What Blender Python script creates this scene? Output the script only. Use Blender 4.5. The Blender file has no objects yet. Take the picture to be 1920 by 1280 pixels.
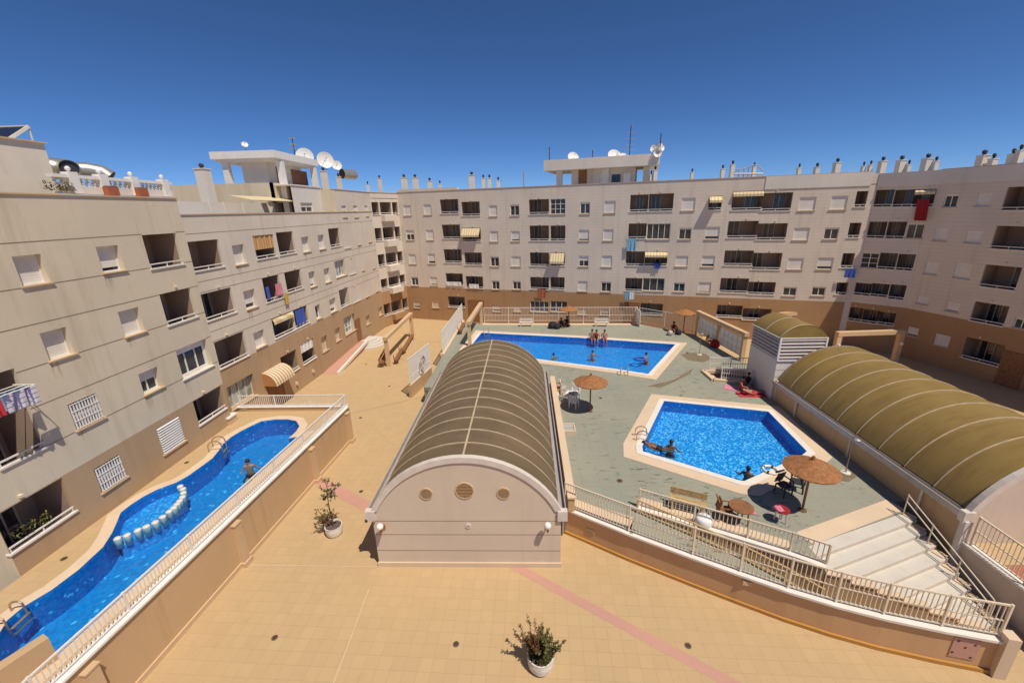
import bpy, bmesh, math, random
from mathutils import Vector, Matrix
from mathutils.geometry import tessellate_polygon
random.seed(7)
S = bpy.context.scene
COL = S.collection
R = math.radians
V = Vector

# ------------------------------------------------------------------ camera model
F = 785.0; H = 13.2
_p, _r, _y = R(17.5), R(1.52), R(2.2)
cp, sp, cr, sr = math.cos(_p), math.sin(_p), math.cos(_r), math.sin(_r)
def _roll(v): return V((cr*v[0]+sr*v[1], -sr*v[0]+cr*v[1], v[2]))
XC = _roll((math.cos(_y), sp*math.sin(_y), -cp*math.sin(_y)))
YC = _roll((math.sin(_y), -sp*math.cos(_y), cp*math.cos(_y)))
ZC = -_roll((0, cp, sp))
CAMP = V((0, 0, H))
def ray(x, y):
    d = V(((x-960)/F, (y-640)/F, 1))
    return V((XC.dot(d), YC.dot(d), ZC.dot(d)))
def at(x, y, z=0.0):                    # survey: where a sight line meets the level z
    d = ray(x, y); return CAMP + d*((z-H)/d.z)
def atX(x, y, X):
    d = ray(x, y); return CAMP + d*(X/d.x)
def atY(x, y, Y):
    d = ray(x, y); return CAMP + d*(Y/d.y)
cam = bpy.data.cameras.new('camera'); camo = bpy.data.objects.new('camera', cam); COL.objects.link(camo)
cam.sensor_width = 36; cam.lens = F/1920*36; cam.clip_end = 5000
right = V((XC[0], YC[0], ZC[0])); down = V((XC[1], YC[1], ZC[1])); fwd = V((XC[2], YC[2], ZC[2]))
m = Matrix((right, -down, -fwd)).transposed().to_4x4(); m.translation = CAMP
camo.matrix_world = m
S.camera = camo

# ------------------------------------------------------------------ materials
def newmat(name):
    mt = bpy.data.materials.new(name); mt.use_nodes = True
    nt = mt.node_tree; b = nt.nodes['Principled BSDF']
    return mt, nt, b
def N(nt, t, **kw):
    n = nt.nodes.new(t)
    for k, v in kw.items():
        if k in n.inputs: n.inputs[k].default_value = v
        else: setattr(n, k, v)
    return n
def c4(c): return (c[0], c[1], c[2], 1)
def mul(c, f): return (c[0]*f, c[1]*f, c[2]*f)
def mixc(nt, fac, a, b, blend='MIX'):
    n = N(nt, 'ShaderNodeMix', data_type='RGBA', blend_type=blend)
    def put(i, v):
        if isinstance(v, tuple): n.inputs[i].default_value = c4(v)
        else: nt.links.new(v, n.inputs[i])
    if isinstance(fac, float): n.inputs[0].default_value = fac
    else: nt.links.new(fac, n.inputs[0])
    put(6, a); put(7, b)
    return n.outputs[2]
def ramp(nt, src, lo, hi):
    r = N(nt, 'ShaderNodeMapRange'); r.inputs[1].default_value = lo; r.inputs[2].default_value = hi
    nt.links.new(src, r.inputs[0]); return r.outputs[0]
def noise(nt, scale, detail=4, vec=None, rough=.55):
    n = N(nt, 'ShaderNodeTexNoise'); n.inputs['Scale'].default_value = scale; n.inputs['Detail'].default_value = detail
    n.inputs['Roughness'].default_value = rough
    if vec is not None: nt.links.new(vec, n.inputs['Vector'])
    return n.outputs[0]
def coords(nt, sc=(1, 1, 1), rot=(0, 0, 0), world=False):
    if world:
        g = N(nt, 'ShaderNodeNewGeometry'); o = g.outputs['Position']
    else:
        o = N(nt, 'ShaderNodeTexCoord').outputs['Object']
    mp = N(nt, 'ShaderNodeMapping'); mp.inputs['Scale'].default_value = sc; mp.inputs['Rotation'].default_value = rot
    nt.links.new(o, mp.inputs['Vector']); return mp.outputs[0]
def bump(nt, b, src, dist=.01, st=.5):
    n = N(nt, 'ShaderNodeBump'); n.inputs['Strength'].default_value = st; n.inputs['Distance'].default_value = dist
    nt.links.new(src, n.inputs['Height']); nt.links.new(n.outputs[0], b.inputs['Normal'])
def plain(name, c, rough=.6, metal=0., var=.12, sc=3., spec=.4):
    mt, nt, b = newmat(name)
    v = coords(nt)
    col = mixc(nt, ramp(nt, noise(nt, sc, 5, v), .3, .7), mul(c, 1-var), mul(c, 1+var))
    nt.links.new(col, b.inputs['Base Color'])
    b.inputs['Roughness'].default_value = rough; b.inputs['Metallic'].default_value = metal
    b.inputs['Specular IOR Level'].default_value = spec
    return mt
def render_wall(name, c, streak=.25, course=.0, warm=None):
    "sun-bleached rendered wall: blotches, run-off streaks, fine grain, faint courses"
    mt, nt, b = newmat(name)
    w = coords(nt, world=True)
    big = ramp(nt, noise(nt, .35, 5, w), .3, .7)
    col = mixc(nt, big, mul(c, .93), mul(c, 1.06))
    st = coords(nt, (2.2, 2.2, .16), world=True)
    sk = ramp(nt, noise(nt, 1.0, 5, st), .54, .78)
    sk2 = N(nt, 'ShaderNodeMath', operation='MULTIPLY'); nt.links.new(sk, sk2.inputs[0]); sk2.inputs[1].default_value = streak
    col = mixc(nt, sk2.outputs[0], col, warm or (c[0]*.66, c[1]*.6, c[2]*.5))
    fine = ramp(nt, noise(nt, 9, 3, w), .2, .8)
    f2 = N(nt, 'ShaderNodeMath', operation='MULTIPLY'); nt.links.new(fine, f2.inputs[0]); f2.inputs[1].default_value = .12
    col = mixc(nt, f2.outputs[0], col, mul(c, .72))
    if course:
        sep = N(nt, 'ShaderNodeSeparateXYZ'); nt.links.new(w, sep.inputs[0])
        md = N(nt, 'ShaderNodeMath', operation='FRACT')
        dv = N(nt, 'ShaderNodeMath', operation='DIVIDE'); nt.links.new(sep.outputs[2], dv.inputs[0]); dv.inputs[1].default_value = course
        nt.links.new(dv.outputs[0], md.inputs[0])
        ls = N(nt, 'ShaderNodeMath', operation='LESS_THAN'); nt.links.new(md.outputs[0], ls.inputs[0]); ls.inputs[1].default_value = .09
        l2 = N(nt, 'ShaderNodeMath', operation='MULTIPLY'); nt.links.new(ls.outputs[0], l2.inputs[0]); l2.inputs[1].default_value = .35
        col = mixc(nt, l2.outputs[0], col, mul(c, .6))
    nt.links.new(col, b.inputs['Base Color']); b.inputs['Roughness'].default_value = .85
    b.inputs['Specular IOR Level'].default_value = .25
    bump(nt, b, noise(nt, 14, 4, w), .01, .35)
    return mt
M = {}
CREAM = (.52, .425, .32)
M['cream'] = render_wall('cream_render', (.66, .57, .425), .5, 0)
M['cream_long'] = render_wall('pale_cream_long_block', (.68, .60, .50), .4, 0)
M['cream_far'] = render_wall('cream_render_far', (.71, .615, .51), .42, .3)
M['brown'] = render_wall('brown_cladding', (.43, .255, .13), .35, .22)
M['brown_near'] = render_wall('brown_cladding_near', (.46, .315, .185), .35, 0)
M['white_render'] = render_wall('white_render', (.74, .68, .6), .2)
M['cream_light'] = render_wall('pale_cream_render', (.78, .68, .55), .25)
M['grey_render'] = render_wall('grey_render', (.42, .40, .37), .3)
M['gable'] = render_wall('gable_render', (.64, .52, .40), .3, 0)
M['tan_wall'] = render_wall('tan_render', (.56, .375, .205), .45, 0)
M['orange_wall'] = render_wall('ochre_cladding', (.60, .36, .18), .3, 0)
M['ochre_trim'] = render_wall('ochre_plinth', (.5, .25, .06), .3, 0)
M['tan_trim'] = render_wall('tan_coping', (.62, .43, .25), .3, 0)
M['groove'] = plain('joint_shadow', (.26, .19, .13), .9)
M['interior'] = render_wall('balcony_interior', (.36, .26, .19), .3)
M['white'] = plain('white_paint', (.8, .77, .72), .45, 0, .06)
M['white_metal'] = plain('white_metal_rail', (.78, .72, .64), .4, 0, .05)
M['cream_metal'] = plain('cream_metal_rail', (.72, .6, .44), .45, 0, .06)
M['rib_metal'] = plain('dull_rib', (.52, .41, .27), .5, 0, .15)
M['tan_metal'] = plain('tan_handrail', (.62, .42, .2), .45, 0, .06)
M['steel'] = plain('steel_tube', (.55, .42, .3), .3, .8, .1)
M['grey_metal'] = plain('grey_gutter', (.45, .40, .37), .45, .2, .1)
M['pale_trim'] = plain('pale_edge_trim', (.66, .58, .5), .5, 0, .08)
M['duct'] = plain('galvanised_duct', (.55, .5, .42), .35, .7, .15, 2)
M['dark'] = plain('dark_cap', (.04, .04, .045), .6)
M['black'] = plain('dark_fabric', (.02, .02, .024), .8)
M['terracotta'] = plain('terracotta', (.38, .12, .06), .7)
M['wood'] = plain('brown_wood', (.26, .115, .05), .6, 0, .25, 6)
M['slatwood'] = plain('pale_wood', (.48, .33, .14), .6, 0, .2, 6)
M['plastic'] = plain('white_plastic', (.78, .74, .7), .35, 0, .05)
M['soil'] = plain('soil', (.12, .085, .07), .9, 0, .3, 8)
M['stone'] = plain('white_stone', (.68, .62, .54), .7, 0, .12, 6)
M['skin'] = plain('skin_tanned', (.42, .21, .13), .5, 0, .1, 8)
M['skin_dark'] = plain('skin_brown', (.22, .1, .06), .5, 0, .1, 8)
M['hair'] = plain('dark_hair', (.02, .014, .012), .6)
M['red'] = plain('red_cloth', (.5, .035, .05), .8)
M['darkred'] = plain('dark_red_cloth', (.3, .015, .02), .85)
M['pink'] = plain('pink_cloth', (.62, .22, .3), .8)
M['blue'] = plain('blue_cloth', (.05, .1, .4), .8)
M['lightblue'] = plain('light_blue_cloth', (.2, .42, .56), .8)
M['yellow'] = plain('mustard_cloth', (.52, .34, .08), .8)
M['orange'] = plain('orange_cloth', (.6, .17, .04), .8)
M['whitecloth'] = plain('white_cloth', (.78, .76, .74), .8, 0, .06)
M['fridge'] = plain('red_tile', (.42, .15, .09), .7)
M['pink_paving'] = render_wall('pink_paving', (.54, .295, .22), .2)
M['red_paving'] = render_wall('red_paving', (.40, .15, .09), .2)
M['step_white'] = render_wall('white_step_paving', (.62, .57, .49), .3)
M['coping'] = render_wall('pool_coping_stone', (.68, .52, .36), .25)
M['coping_white'] = plain('pool_white_edge', (.76, .70, .62), .6, 0, .06)
M['pale_joint'] = plain('pale_joint', (.60, .47, .30), .8, 0, .1)
M['rust'] = plain('drain_rust', (.14, .075, .035), .8)
M['wet'] = plain('wet_terrace_paint', (.21, .165, .10), .35, 0, .2, 3)

def paving():
    mt, nt, b = newmat('yellow_paving_tiles')
    w = coords(nt, rot=(0, 0, R(2)), world=True)
    br = N(nt, 'ShaderNodeTexBrick', offset=0.0); nt.links.new(w, br.inputs['Vector'])
    br.inputs['Scale'].default_value = 1.0; br.inputs['Brick Width'].default_value = .42; br.inputs['Row Height'].default_value = .42
    br.inputs['Mortar Size'].default_value = .006
    c = (.51, .36, .19)
    br.inputs['Color1'].default_value = c4(mul(c, .965)); br.inputs['Color2'].default_value = c4(mul(c, 1.035)); br.inputs['Mortar'].default_value = c4(mul(c, .78))
    big = ramp(nt, noise(nt, .22, 6, w), .3, .72)
    col = mixc(nt, big, br.outputs[0], mixc(nt, .5, br.outputs[0], (.52, .345, .18)))
    sm = ramp(nt, noise(nt, 2.3, 6, w), .56, .8)
    s2 = N(nt, 'ShaderNodeMath', operation='MULTIPLY'); nt.links.new(sm, s2.inputs[0]); s2.inputs[1].default_value = .35
    col = mixc(nt, s2.outputs[0], col, (.43, .28, .135))
    nt.links.new(col, b.inputs['Base Color']); b.inputs['Roughness'].default_value = .75; b.inputs['Specular IOR Level'].default_value = .25
    bump(nt, b, br.outputs[1], .003, .4)
    return mt
M['paving'] = paving()
def terrace():
    mt, nt, b = newmat('worn_green_terrace_paint')
    w = coords(nt, world=True)
    c = (.30, .302, .242)
    big = ramp(nt, noise(nt, .3, 5, w), .3, .7)
    col = mixc(nt, big, mul(c, .94), (c[0]*1.08, c[1]*1.05, c[2]*1.0))
    # scuffed dark patches, drawn out along the paving runs
    st = coords(nt, (1.1, 3.2, 1), (0, 0, R(-12)), world=True)
    pt = ramp(nt, noise(nt, 1.5, 8, st, .72), .565, .62)
    area = ramp(nt, noise(nt, .2, 2, w), .38, .56)
    pm = N(nt, 'ShaderNodeMath', operation='MULTIPLY'); nt.links.new(pt, pm.inputs[0]); nt.links.new(area, pm.inputs[1])
    p2 = N(nt, 'ShaderNodeMath', operation='MULTIPLY'); nt.links.new(pm.outputs[0], p2.inputs[0]); p2.inputs[1].default_value = .8
    col = mixc(nt, p2.outputs[0], col, (.085, .088, .068))
    br = N(nt, 'ShaderNodeTexBrick', offset=0.0); nt.links.new(w, br.inputs['Vector'])
    br.inputs['Scale'].default_value = 1.0; br.inputs['Brick Width'].default_value = .8; br.inputs['Row Height'].default_value = .8; br.inputs['Mortar Size'].default_value = .012
    br.inputs['Color1'].default_value = (1, 1, 1, 1); br.inputs['Color2'].default_value = (.96, .96, .96, 1); br.inputs['Mortar'].default_value = (.86, .86, .84, 1)
    col = mixc(nt, 1.0, col, br.outputs[0], 'MULTIPLY')
    nt.links.new(col, b.inputs['Base Color']); b.inputs['Roughness'].default_value = .8; b.inputs['Specular IOR Level'].default_value = .25
    bump(nt, b, noise(nt, 20, 3, w), .006, .3)
    return mt
M['terrace'] = terrace()
def mosaic(name, lo, hi, scale, sparkle, white=(.12, .56, .95)):
    mt, nt, b = newmat(name)
    w = coords(nt, world=True)
    vo = N(nt, 'ShaderNodeTexVoronoi', distance='CHEBYCHEV'); vo.inputs['Scale'].default_value = scale; vo.inputs['Randomness'].default_value = .85
    nt.links.new(w, vo.inputs['Vector'])
    sep = N(nt, 'ShaderNodeSeparateColor'); nt.links.new(vo.outputs['Color'], sep.inputs[0])
    col = mixc(nt, sep.outputs[0], lo, hi)
    pick = N(nt, 'ShaderNodeMath', operation='GREATER_THAN'); nt.links.new(sep.outputs[1], pick.inputs[0]); pick.inputs[1].default_value = 1-sparkle  # random light cells paint the sparkle of the water into the tiles
    col = mixc(nt, pick.outputs[0], col, white)
    big = ramp(nt, noise(nt, .5, 4, w), .3, .7)
    col = mixc(nt, big, col, mixc(nt, .28, col, lo))
    nt.links.new(col, b.inputs['Base Color']); b.inputs['Roughness'].default_value = .35
    return mt
M['mosaic'] = mosaic('blue_mosaic_sparkle', (.008, .20, .62), (.02, .40, .80), 13, .14)
M['mosaic_shaded'] = mosaic('shaded_blue_mosaic', (.005, .13, .44), (.01, .22, .60), 12, .03)  # pool walls: their shade put into a darker copy of the tiles
M['mosaic_small'] = mosaic('bright_mosaic_sparkle', (.006, .19, .58), (.04, .46, .86), 13, .2, (.30, .76, .98))
M['mosaic_left'] = mosaic('azure_mosaic_sparkle', (.004, .20, .54), (.008, .29, .66), 9, .03)
def water():
    mt = bpy.data.materials.new('pool_water'); mt.use_nodes = True; nt = mt.node_tree
    for n in list(nt.nodes): nt.nodes.remove(n)
    out = N(nt, 'ShaderNodeOutputMaterial')
    w = coords(nt, (1, 1, 1), world=True)
    n1 = noise(nt, 2.2, 3, w); n2 = noise(nt, 7, 2, w)
    ad = N(nt, 'ShaderNodeMath', operation='MULTIPLY_ADD'); nt.links.new(n2, ad.inputs[0]); ad.inputs[1].default_value = .35; nt.links.new(n1, ad.inputs[2])
    bp = N(nt, 'ShaderNodeBump'); bp.inputs['Strength'].default_value = .8; bp.inputs['Distance'].default_value = .12
    nt.links.new(ad.outputs[0], bp.inputs['Height'])
    fr = N(nt, 'ShaderNodeFresnel'); fr.inputs[0].default_value = 1.33; nt.links.new(bp.outputs[0], fr.inputs['Normal'])
    tr = N(nt, 'ShaderNodeBsdfTransparent'); tr.inputs[0].default_value = (.72, .92, .99, 1)
    gl = N(nt, 'ShaderNodeBsdfGlossy'); gl.inputs['Roughness'].default_value = .03; nt.links.new(bp.outputs[0], gl.inputs['Normal'])
    mx = N(nt, 'ShaderNodeMixShader'); nt.links.new(fr.outputs[0], mx.inputs[0]); nt.links.new(tr.outputs[0], mx.inputs[1]); nt.links.new(gl.outputs[0], mx.inputs[2])
    nt.links.new(mx.outputs[0], out.inputs[0])
    return mt
M['water'] = water()
def shutter_mat(name, c):
    mt, nt, b = newmat(name)
    w = coords(nt, world=True)
    sep = N(nt, 'ShaderNodeSeparateXYZ'); nt.links.new(w, sep.inputs[0])
    wv = N(nt, 'ShaderNodeMath', operation='MULTIPLY'); nt.links.new(sep.outputs[2], wv.inputs[0]); wv.inputs[1].default_value = 2*math.pi/.09
    si = N(nt, 'ShaderNodeMath', operation='SINE'); nt.links.new(wv.outputs[0], si.inputs[0])
    col = mixc(nt, ramp(nt, noise(nt, 1.5, 3, w), .3, .7), mul(c, .92), mul(c, 1.05))
    nt.links.new(col, b.inputs['Base Color']); b.inputs['Roughness'].default_value = .5
    bump(nt, b, si.outputs[0], .003, .35)
    return mt
M['shutter'] = shutter_mat('white_roller_shutter', (.74, .69, .62))
M['shutter_cream'] = shutter_mat('cream_roller_shutter', (.66, .5, .34))
def glassmat(name, c, rough=.08):
    mt, nt, b = newmat(name)
    w = coords(nt, world=True)
    col = mixc(nt, ramp(nt, noise(nt, 1.1, 2, w), .35, .65), mul(c, .6), mul(c, 1.5))
    nt.links.new(col, b.inputs['Base Color']); b.inputs['Roughness'].default_value = rough
    b.inputs['Specular IOR Level'].default_value = .6
    return mt
M['glass'] = glassmat('dark_window_glass', (.035, .038, .045))
M['curtain_glass'] = glassmat('curtained_glass', (.3, .34, .32), .15)
def vaultmat(name, c, dirt, d2):
    mt, nt, b = newmat(name)
    w = coords(nt, world=True)
    big = ramp(nt, noise(nt, .5, 6, w), .32, .7)
    col = mixc(nt, big, mul(c, .85), mul(c, 1.12))
    st = coords(nt, (.5, 2.4, .5), world=True)
    d = ramp(nt, noise(nt, 1.3, 7, st, .65), .5, .75)
    dd = N(nt, 'ShaderNodeMath', operation='MULTIPLY'); nt.links.new(d, dd.inputs[0]); dd.inputs[1].default_value = .6
    col = mixc(nt, dd.outputs[0], col, dirt)
    e = ramp(nt, noise(nt, .9, 5, coords(nt, (1, 1, 1), world=True)), .62, .8)
    ee = N(nt, 'ShaderNodeMath', operation='MULTIPLY'); nt.links.new(e, ee.inputs[0]); ee.inputs[1].default_value = .5
    col = mixc(nt, ee.outputs[0], col, d2)
    nt.links.new(col, b.inputs['Base Color']); b.inputs['Roughness'].default_value = .42
    b.inputs['Specular IOR Level'].default_value = .3
    fl = N(nt, 'ShaderNodeTexWave', wave_type='BANDS', bands_direction='X'); fl.inputs['Scale'].default_value = 6
    nt.links.new(w, fl.inputs['Vector'])
    bump(nt, b, noise(nt, 5, 3, w), .01, .2)
    return mt
M['vault'] = vaultmat('weathered_polycarbonate', (.17, .12, .066), (.10, .07, .038), (.24, .175, .095))
M['vault_yellow'] = vaultmat('yellowed_polycarbonate', (.28, .185, .058), (.18, .095, .028), (.33, .25, .1))
def stripes(name, a, b_, width, axis):
    mt, nt, b = newmat(name)
    w = coords(nt, world=True)
    dt = N(nt, 'ShaderNodeVectorMath', operation='DOT_PRODUCT'); nt.links.new(w, dt.inputs[0]); dt.inputs[1].default_value = axis
    dv = N(nt, 'ShaderNodeMath', operation='DIVIDE'); nt.links.new(dt.outputs['Value'], dv.inputs[0]); dv.inputs[1].default_value = width
    fr = N(nt, 'ShaderNodeMath', operation='FRACT'); nt.links.new(dv.outputs[0], fr.inputs[0])
    gt = N(nt, 'ShaderNodeMath', operation='GREATER_THAN'); nt.links.new(fr.outputs[0], gt.inputs[0]); gt.inputs[1].default_value = .5
    nt.links.new(mixc(nt, gt.outputs[0], a, b_), b.inputs['Base Color']); b.inputs['Roughness'].default_value = .85
    return mt
M['awning_yb'] = stripes('cream_striped_awning', (.72, .62, .42), (.62, .46, .22), .3, (.96, -.28, 0))
M['awning_or'] = stripes('orange_striped_awning', (.5, .24, .08), (.62, .40, .18), .26, (0, 1, 0))
def checked():
    mt, nt, b = newmat('checked_lilac_cloth')
    ch = N(nt, 'ShaderNodeTexBrick', offset=0.5); nt.links.new(coords(nt, rot=(R(90), 0, R(90)), world=True), ch.inputs['Vector'])
    ch.inputs['Scale'].default_value = 1; ch.inputs['Brick Width'].default_value = .16; ch.inputs['Row Height'].default_value = .13; ch.inputs['Mortar Size'].default_value = .014
    ch.inputs['Color1'].default_value = (.6, .56, .6, 1); ch.inputs['Color2'].default_value = (.66, .6, .66, 1); ch.inputs['Mortar'].default_value = (.16, .16, .3, 1)
    nt.links.new(ch.outputs[0], b.inputs['Base Color']); b.inputs['Roughness'].default_value = .85; return mt
M['checked'] = checked()
M['awning_door'] = stripes('tan_white_awning', (.75, .66, .5), (.52, .30, .13), .28, (0, 1, 0))
def thatch():
    mt, nt, b = newmat('dry_thatch')
    v = coords(nt)
    c = (.36, .15, .05)
    n1 = noise(nt, 7, 7, v, .7)
    col = mixc(nt, ramp(nt, n1, .3, .7), mul(c, .55), (c[0]*1.3, c[1]*1.35, c[2]*1.5))
    nt.links.new(col, b.inputs['Base Color']); b.inputs['Roughness'].default_value = .9
    bump(nt, b, n1, .06, .8)
    return mt
M['thatch'] = thatch()
def drip():
    mt = bpy.data.materials.new('rust_drip_stain'); mt.use_nodes = True; nt = mt.node_tree; b = nt.nodes['Principled BSDF']; out = nt.nodes['Material Output']
    b.inputs['Base Color'].default_value = (.36, .25, .11, 1); b.inputs['Roughness'].default_value = .9
    tc = N(nt, 'ShaderNodeTexCoord'); sep = N(nt, 'ShaderNodeSeparateXYZ'); nt.links.new(tc.outputs['Generated'], sep.inputs[0])
    nz = ramp(nt, noise(nt, 1, 4, coords(nt, (9, 9, .7), world=True)), .42, .7)
    zf = N(nt, 'ShaderNodeMath', operation='POWER'); nt.links.new(sep.outputs[2], zf.inputs[0]); zf.inputs[1].default_value = 1.3
    m1 = N(nt, 'ShaderNodeMath', operation='MULTIPLY'); nt.links.new(zf.outputs[0], m1.inputs[0]); nt.links.new(nz, m1.inputs[1])
    m2 = N(nt, 'ShaderNodeMath', operation='MULTIPLY'); nt.links.new(m1.outputs[0], m2.inputs[0]); m2.inputs[1].default_value = .75
    tr = N(nt, 'ShaderNodeBsdfTransparent'); mx = N(nt, 'ShaderNodeMixShader'); nt.links.new(m2.outputs[0], mx.inputs[0]); nt.links.new(tr.outputs[0], mx.inputs[1]); nt.links.new(b.outputs[0], mx.inputs[2])
    nt.links.new(mx.outputs[0], out.inputs[0]); return mt
M['drip'] = drip()
def leaf(name, c):
    mt, nt, b = newmat(name)
    v = coords(nt, world=True)
    col = mixc(nt, ramp(nt, noise(nt, 6, 3, v), .3, .7), mul(c, .6), mul(c, 1.5))
    nt.links.new(col, b.inputs['Base Color']); b.inputs['Roughness'].default_value = .5
    return mt
M['leaf'] = leaf('green_leaf', (.075, .085, .02))
M['leaf_olive'] = leaf('olive_leaf', (.14, .12, .03))
M['leaf_red'] = leaf('reddish_leaf', (.17, .055, .025))
M['bark'] = plain('bark', (.16, .075, .04), .9, 0, .3, 8)
M['solar'] = plain('solar_glass', (.02, .025, .045), .15)

# ------------------------------------------------------------------ mesh helpers
W = {}
class MB:
    def __init__(s): s.v = []; s.f = []; s.mi = []
    def q(s, *pts, mi=0):
        i = len(s.v); s.v += [V(p) for p in pts]; s.f.append(tuple(range(i, i+len(pts)))); s.mi.append(mi); return s
    def box(s, x0, y0, z0, x1, y1, z1, mi=0):
        return s.obox(V(((x0+x1)/2, (y0+y1)/2, (z0+z1)/2)), V((1, 0, 0)), V((0, 1, 0)), abs(x1-x0), abs(y1-y0), abs(z1-z0), mi)
    def obox(s, c, ax, ay, w, d, h, mi=0):
        c = V(c); ax = V(ax).normalized(); ay = V(ay).normalized(); az = ax.cross(ay)
        i = len(s.v)
        for sx, sy, sz in ((-1,-1,-1),(1,-1,-1),(1,1,-1),(-1,1,-1),(-1,-1,1),(1,-1,1),(1,1,1),(-1,1,1)):
            s.v.append(c+ax*(sx*w/2)+ay*(sy*d/2)+az*(sz*h/2))
        for f in ((3,2,1,0),(4,5,6,7),(0,1,5,4),(1,2,6,5),(2,3,7,6),(3,0,4,7)):
            s.f.append(tuple(i+k for k in f)); s.mi.append(mi)
        return s
    def bar(s, a, b, w, h, mi=0):                 # square bar between two points, width horizontal
        a = V(a); b = V(b); d = (b-a)
        if d.length < 1e-6: return s
        L = d.length; d.normalize()
        side = d.cross(V((0, 0, 1)))
        if side.length < 1e-3: side = V((1, 0, 0))
        side.normalize()
        return s.obox((a+b)/2, d, side, L, w, h, mi)
    def tube(s, pts, r, n=8, mi=0, caps=True):
        pts = [V(p) for p in pts]; rs = r if isinstance(r, (list, tuple)) else [r]*len(pts)
        base = len(s.v)
        for k, p in enumerate(pts):
            a = pts[max(k-1, 0)]; b = pts[min(k+1, len(pts)-1)]
            d = (b-a).normalized(); u = d.cross(V((0, 0, 1)))
            if u.length < 1e-3: u = V((1, 0, 0))
            u.normalize(); w = d.cross(u)
            for j in range(n):
                t = 2*math.pi*j/n; s.v.append(p+u*(math.cos(t)*rs[k])+w*(math.sin(t)*rs[k]))
        for k in range(len(pts)-1):
            for j in range(n):
                a = base+k*n+j; b = base+k*n+(j+1) % n
                s.f.append((a, b, b+n, a+n)); s.mi.append(mi)
        if caps:
            s.f.append(tuple(base+j for j in range(n))); s.mi.append(mi)
            s.f.append(tuple(base+(len(pts)-1)*n+j for j in range(n))[::-1]); s.mi.append(mi)
        return s
    def lathe(s, c, prof, n=20, mi=0, wob=0):
        c = V(c); base = len(s.v)
        for k, (r, z) in enumerate(prof):
            for j in range(n):
                t = 2*math.pi*j/n; rr = r*(1+wob*random.uniform(-1, 1)); s.v.append(c+V((rr*math.cos(t), rr*math.sin(t), z)))
        for k in range(len(prof)-1):
            for j in range(n):
                a = base+k*n+j; b = base+k*n+(j+1) % n
                s.f.append((a, b, b+n, a+n)); s.mi.append(mi)
        return s
    def prism(s, pts, z0, z1, mi=0, top=True, bottom=True):
        pts = [V((p[0], p[1], 0)) for p in pts]; n = len(pts); i = len(s.v)
        s.v += [V((p.x, p.y, z0)) for p in pts]+[V((p.x, p.y, z1)) for p in pts]
        for k in range(n): s.f.append((i+k, i+(k+1) % n, i+n+(k+1) % n, i+n+k)); s.mi.append(mi)
        if top: s.f.append(tuple(i+n+k for k in range(n))); s.mi.append(mi)
        if bottom: s.f.append(tuple(i+k for k in range(n))[::-1]); s.mi.append(mi)
        return s
    def sheet(s, loops, z, mi=0):                   # flat polygon with holes
        L = [[V((p[0], p[1], 0)) for p in l] for l in loops]
        tri = tessellate_polygon(L); flat = [p for l in L for p in l]; i = len(s.v)
        s.v += [V((p.x, p.y, z)) for p in flat]
        for t in tri:
            a, b, c = (flat[k] for k in t)
            if abs((b-a).cross(c-a).z) < 1e-9: continue
            s.f.append(tuple(i+k for k in (t if (b-a).cross(c-a).z > 0 else t[::-1]))); s.mi.append(mi)
        return s
    def strip3(s, pts, o0, o1, z0, z1, mi=0):
        "continuous mitred wall or coping: offsets o0..o1 to the right of travel"
        P = [V((p[0], p[1], 0)) for p in pts]; n = len(P); nn = []
        for i in range(n):
            a = (P[i]-P[max(i-1, 0)]); c = (P[min(i+1, n-1)]-P[i])
            a = a.normalized() if a.length > 1e-6 else c.normalized(); c = c.normalized() if c.length > 1e-6 else a
            t = (a+c).normalized(); m_ = V((t.y, -t.x, 0)); nn.append(m_/max(.5, m_.dot(V((a.y, -a.x, 0)))))
        A = [P[i]+nn[i]*o0 for i in range(n)]; B_ = [P[i]+nn[i]*o1 for i in range(n)]
        zz = lambda p, z: (p.x, p.y, z)
        for i in range(n-1):
            s.q(zz(A[i], z1), zz(A[i+1], z1), zz(B_[i+1], z1), zz(B_[i], z1), mi=mi); s.q(zz(A[i], z0), zz(A[i+1], z0), zz(B_[i+1], z0), zz(B_[i], z0), mi=mi)
            s.q(zz(A[i], z0), zz(A[i+1], z0), zz(A[i+1], z1), zz(A[i], z1), mi=mi); s.q(zz(B_[i], z0), zz(B_[i+1], z0), zz(B_[i+1], z1), zz(B_[i], z1), mi=mi)
        for i in (0, n-1): s.q(zz(A[i], z0), zz(B_[i], z0), zz(B_[i], z1), zz(A[i], z1), mi=mi)
        return s
    def band(s, pts, z0, z1, mi=0, closed=True):
        n = len(pts)
        for k in range(n if closed else n-1):
            a = pts[k]; b = pts[(k+1) % n]
            s.q((a[0], a[1], z0), (b[0], b[1], z0), (b[0], b[1], z1), (a[0], a[1], z1), mi=mi)
        return s
    def build(s, name, mats, parent=None, smooth=False, fixn=True):
        if not isinstance(mats, (list, tuple)): mats = [mats]
        me = bpy.data.meshes.new(name)
        if parent is not None: o0 = W[parent.name]
        else:
            lo = [min(p[k] for p in s.v) for k in range(3)]; hi = [max(p[k] for p in s.v) for k in range(3)]
            o0 = V(((lo[0]+hi[0])/2, (lo[1]+hi[1])/2, lo[2]))
        me.from_pydata([tuple(p-o0) for p in s.v], [], s.f)
        for mt in mats: me.materials.append(M[mt] if isinstance(mt, str) else mt)
        me.polygons.foreach_set('material_index', s.mi)
        if smooth: me.polygons.foreach_set('use_smooth', [True]*len(s.f))
        me.update()
        if fixn:
            bm = bmesh.new(); bm.from_mesh(me); bmesh.ops.remove_doubles(bm, verts=bm.verts, dist=1e-5)
            bmesh.ops.recalc_face_normals(bm, faces=bm.faces); bm.to_mesh(me); bm.free()
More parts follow.
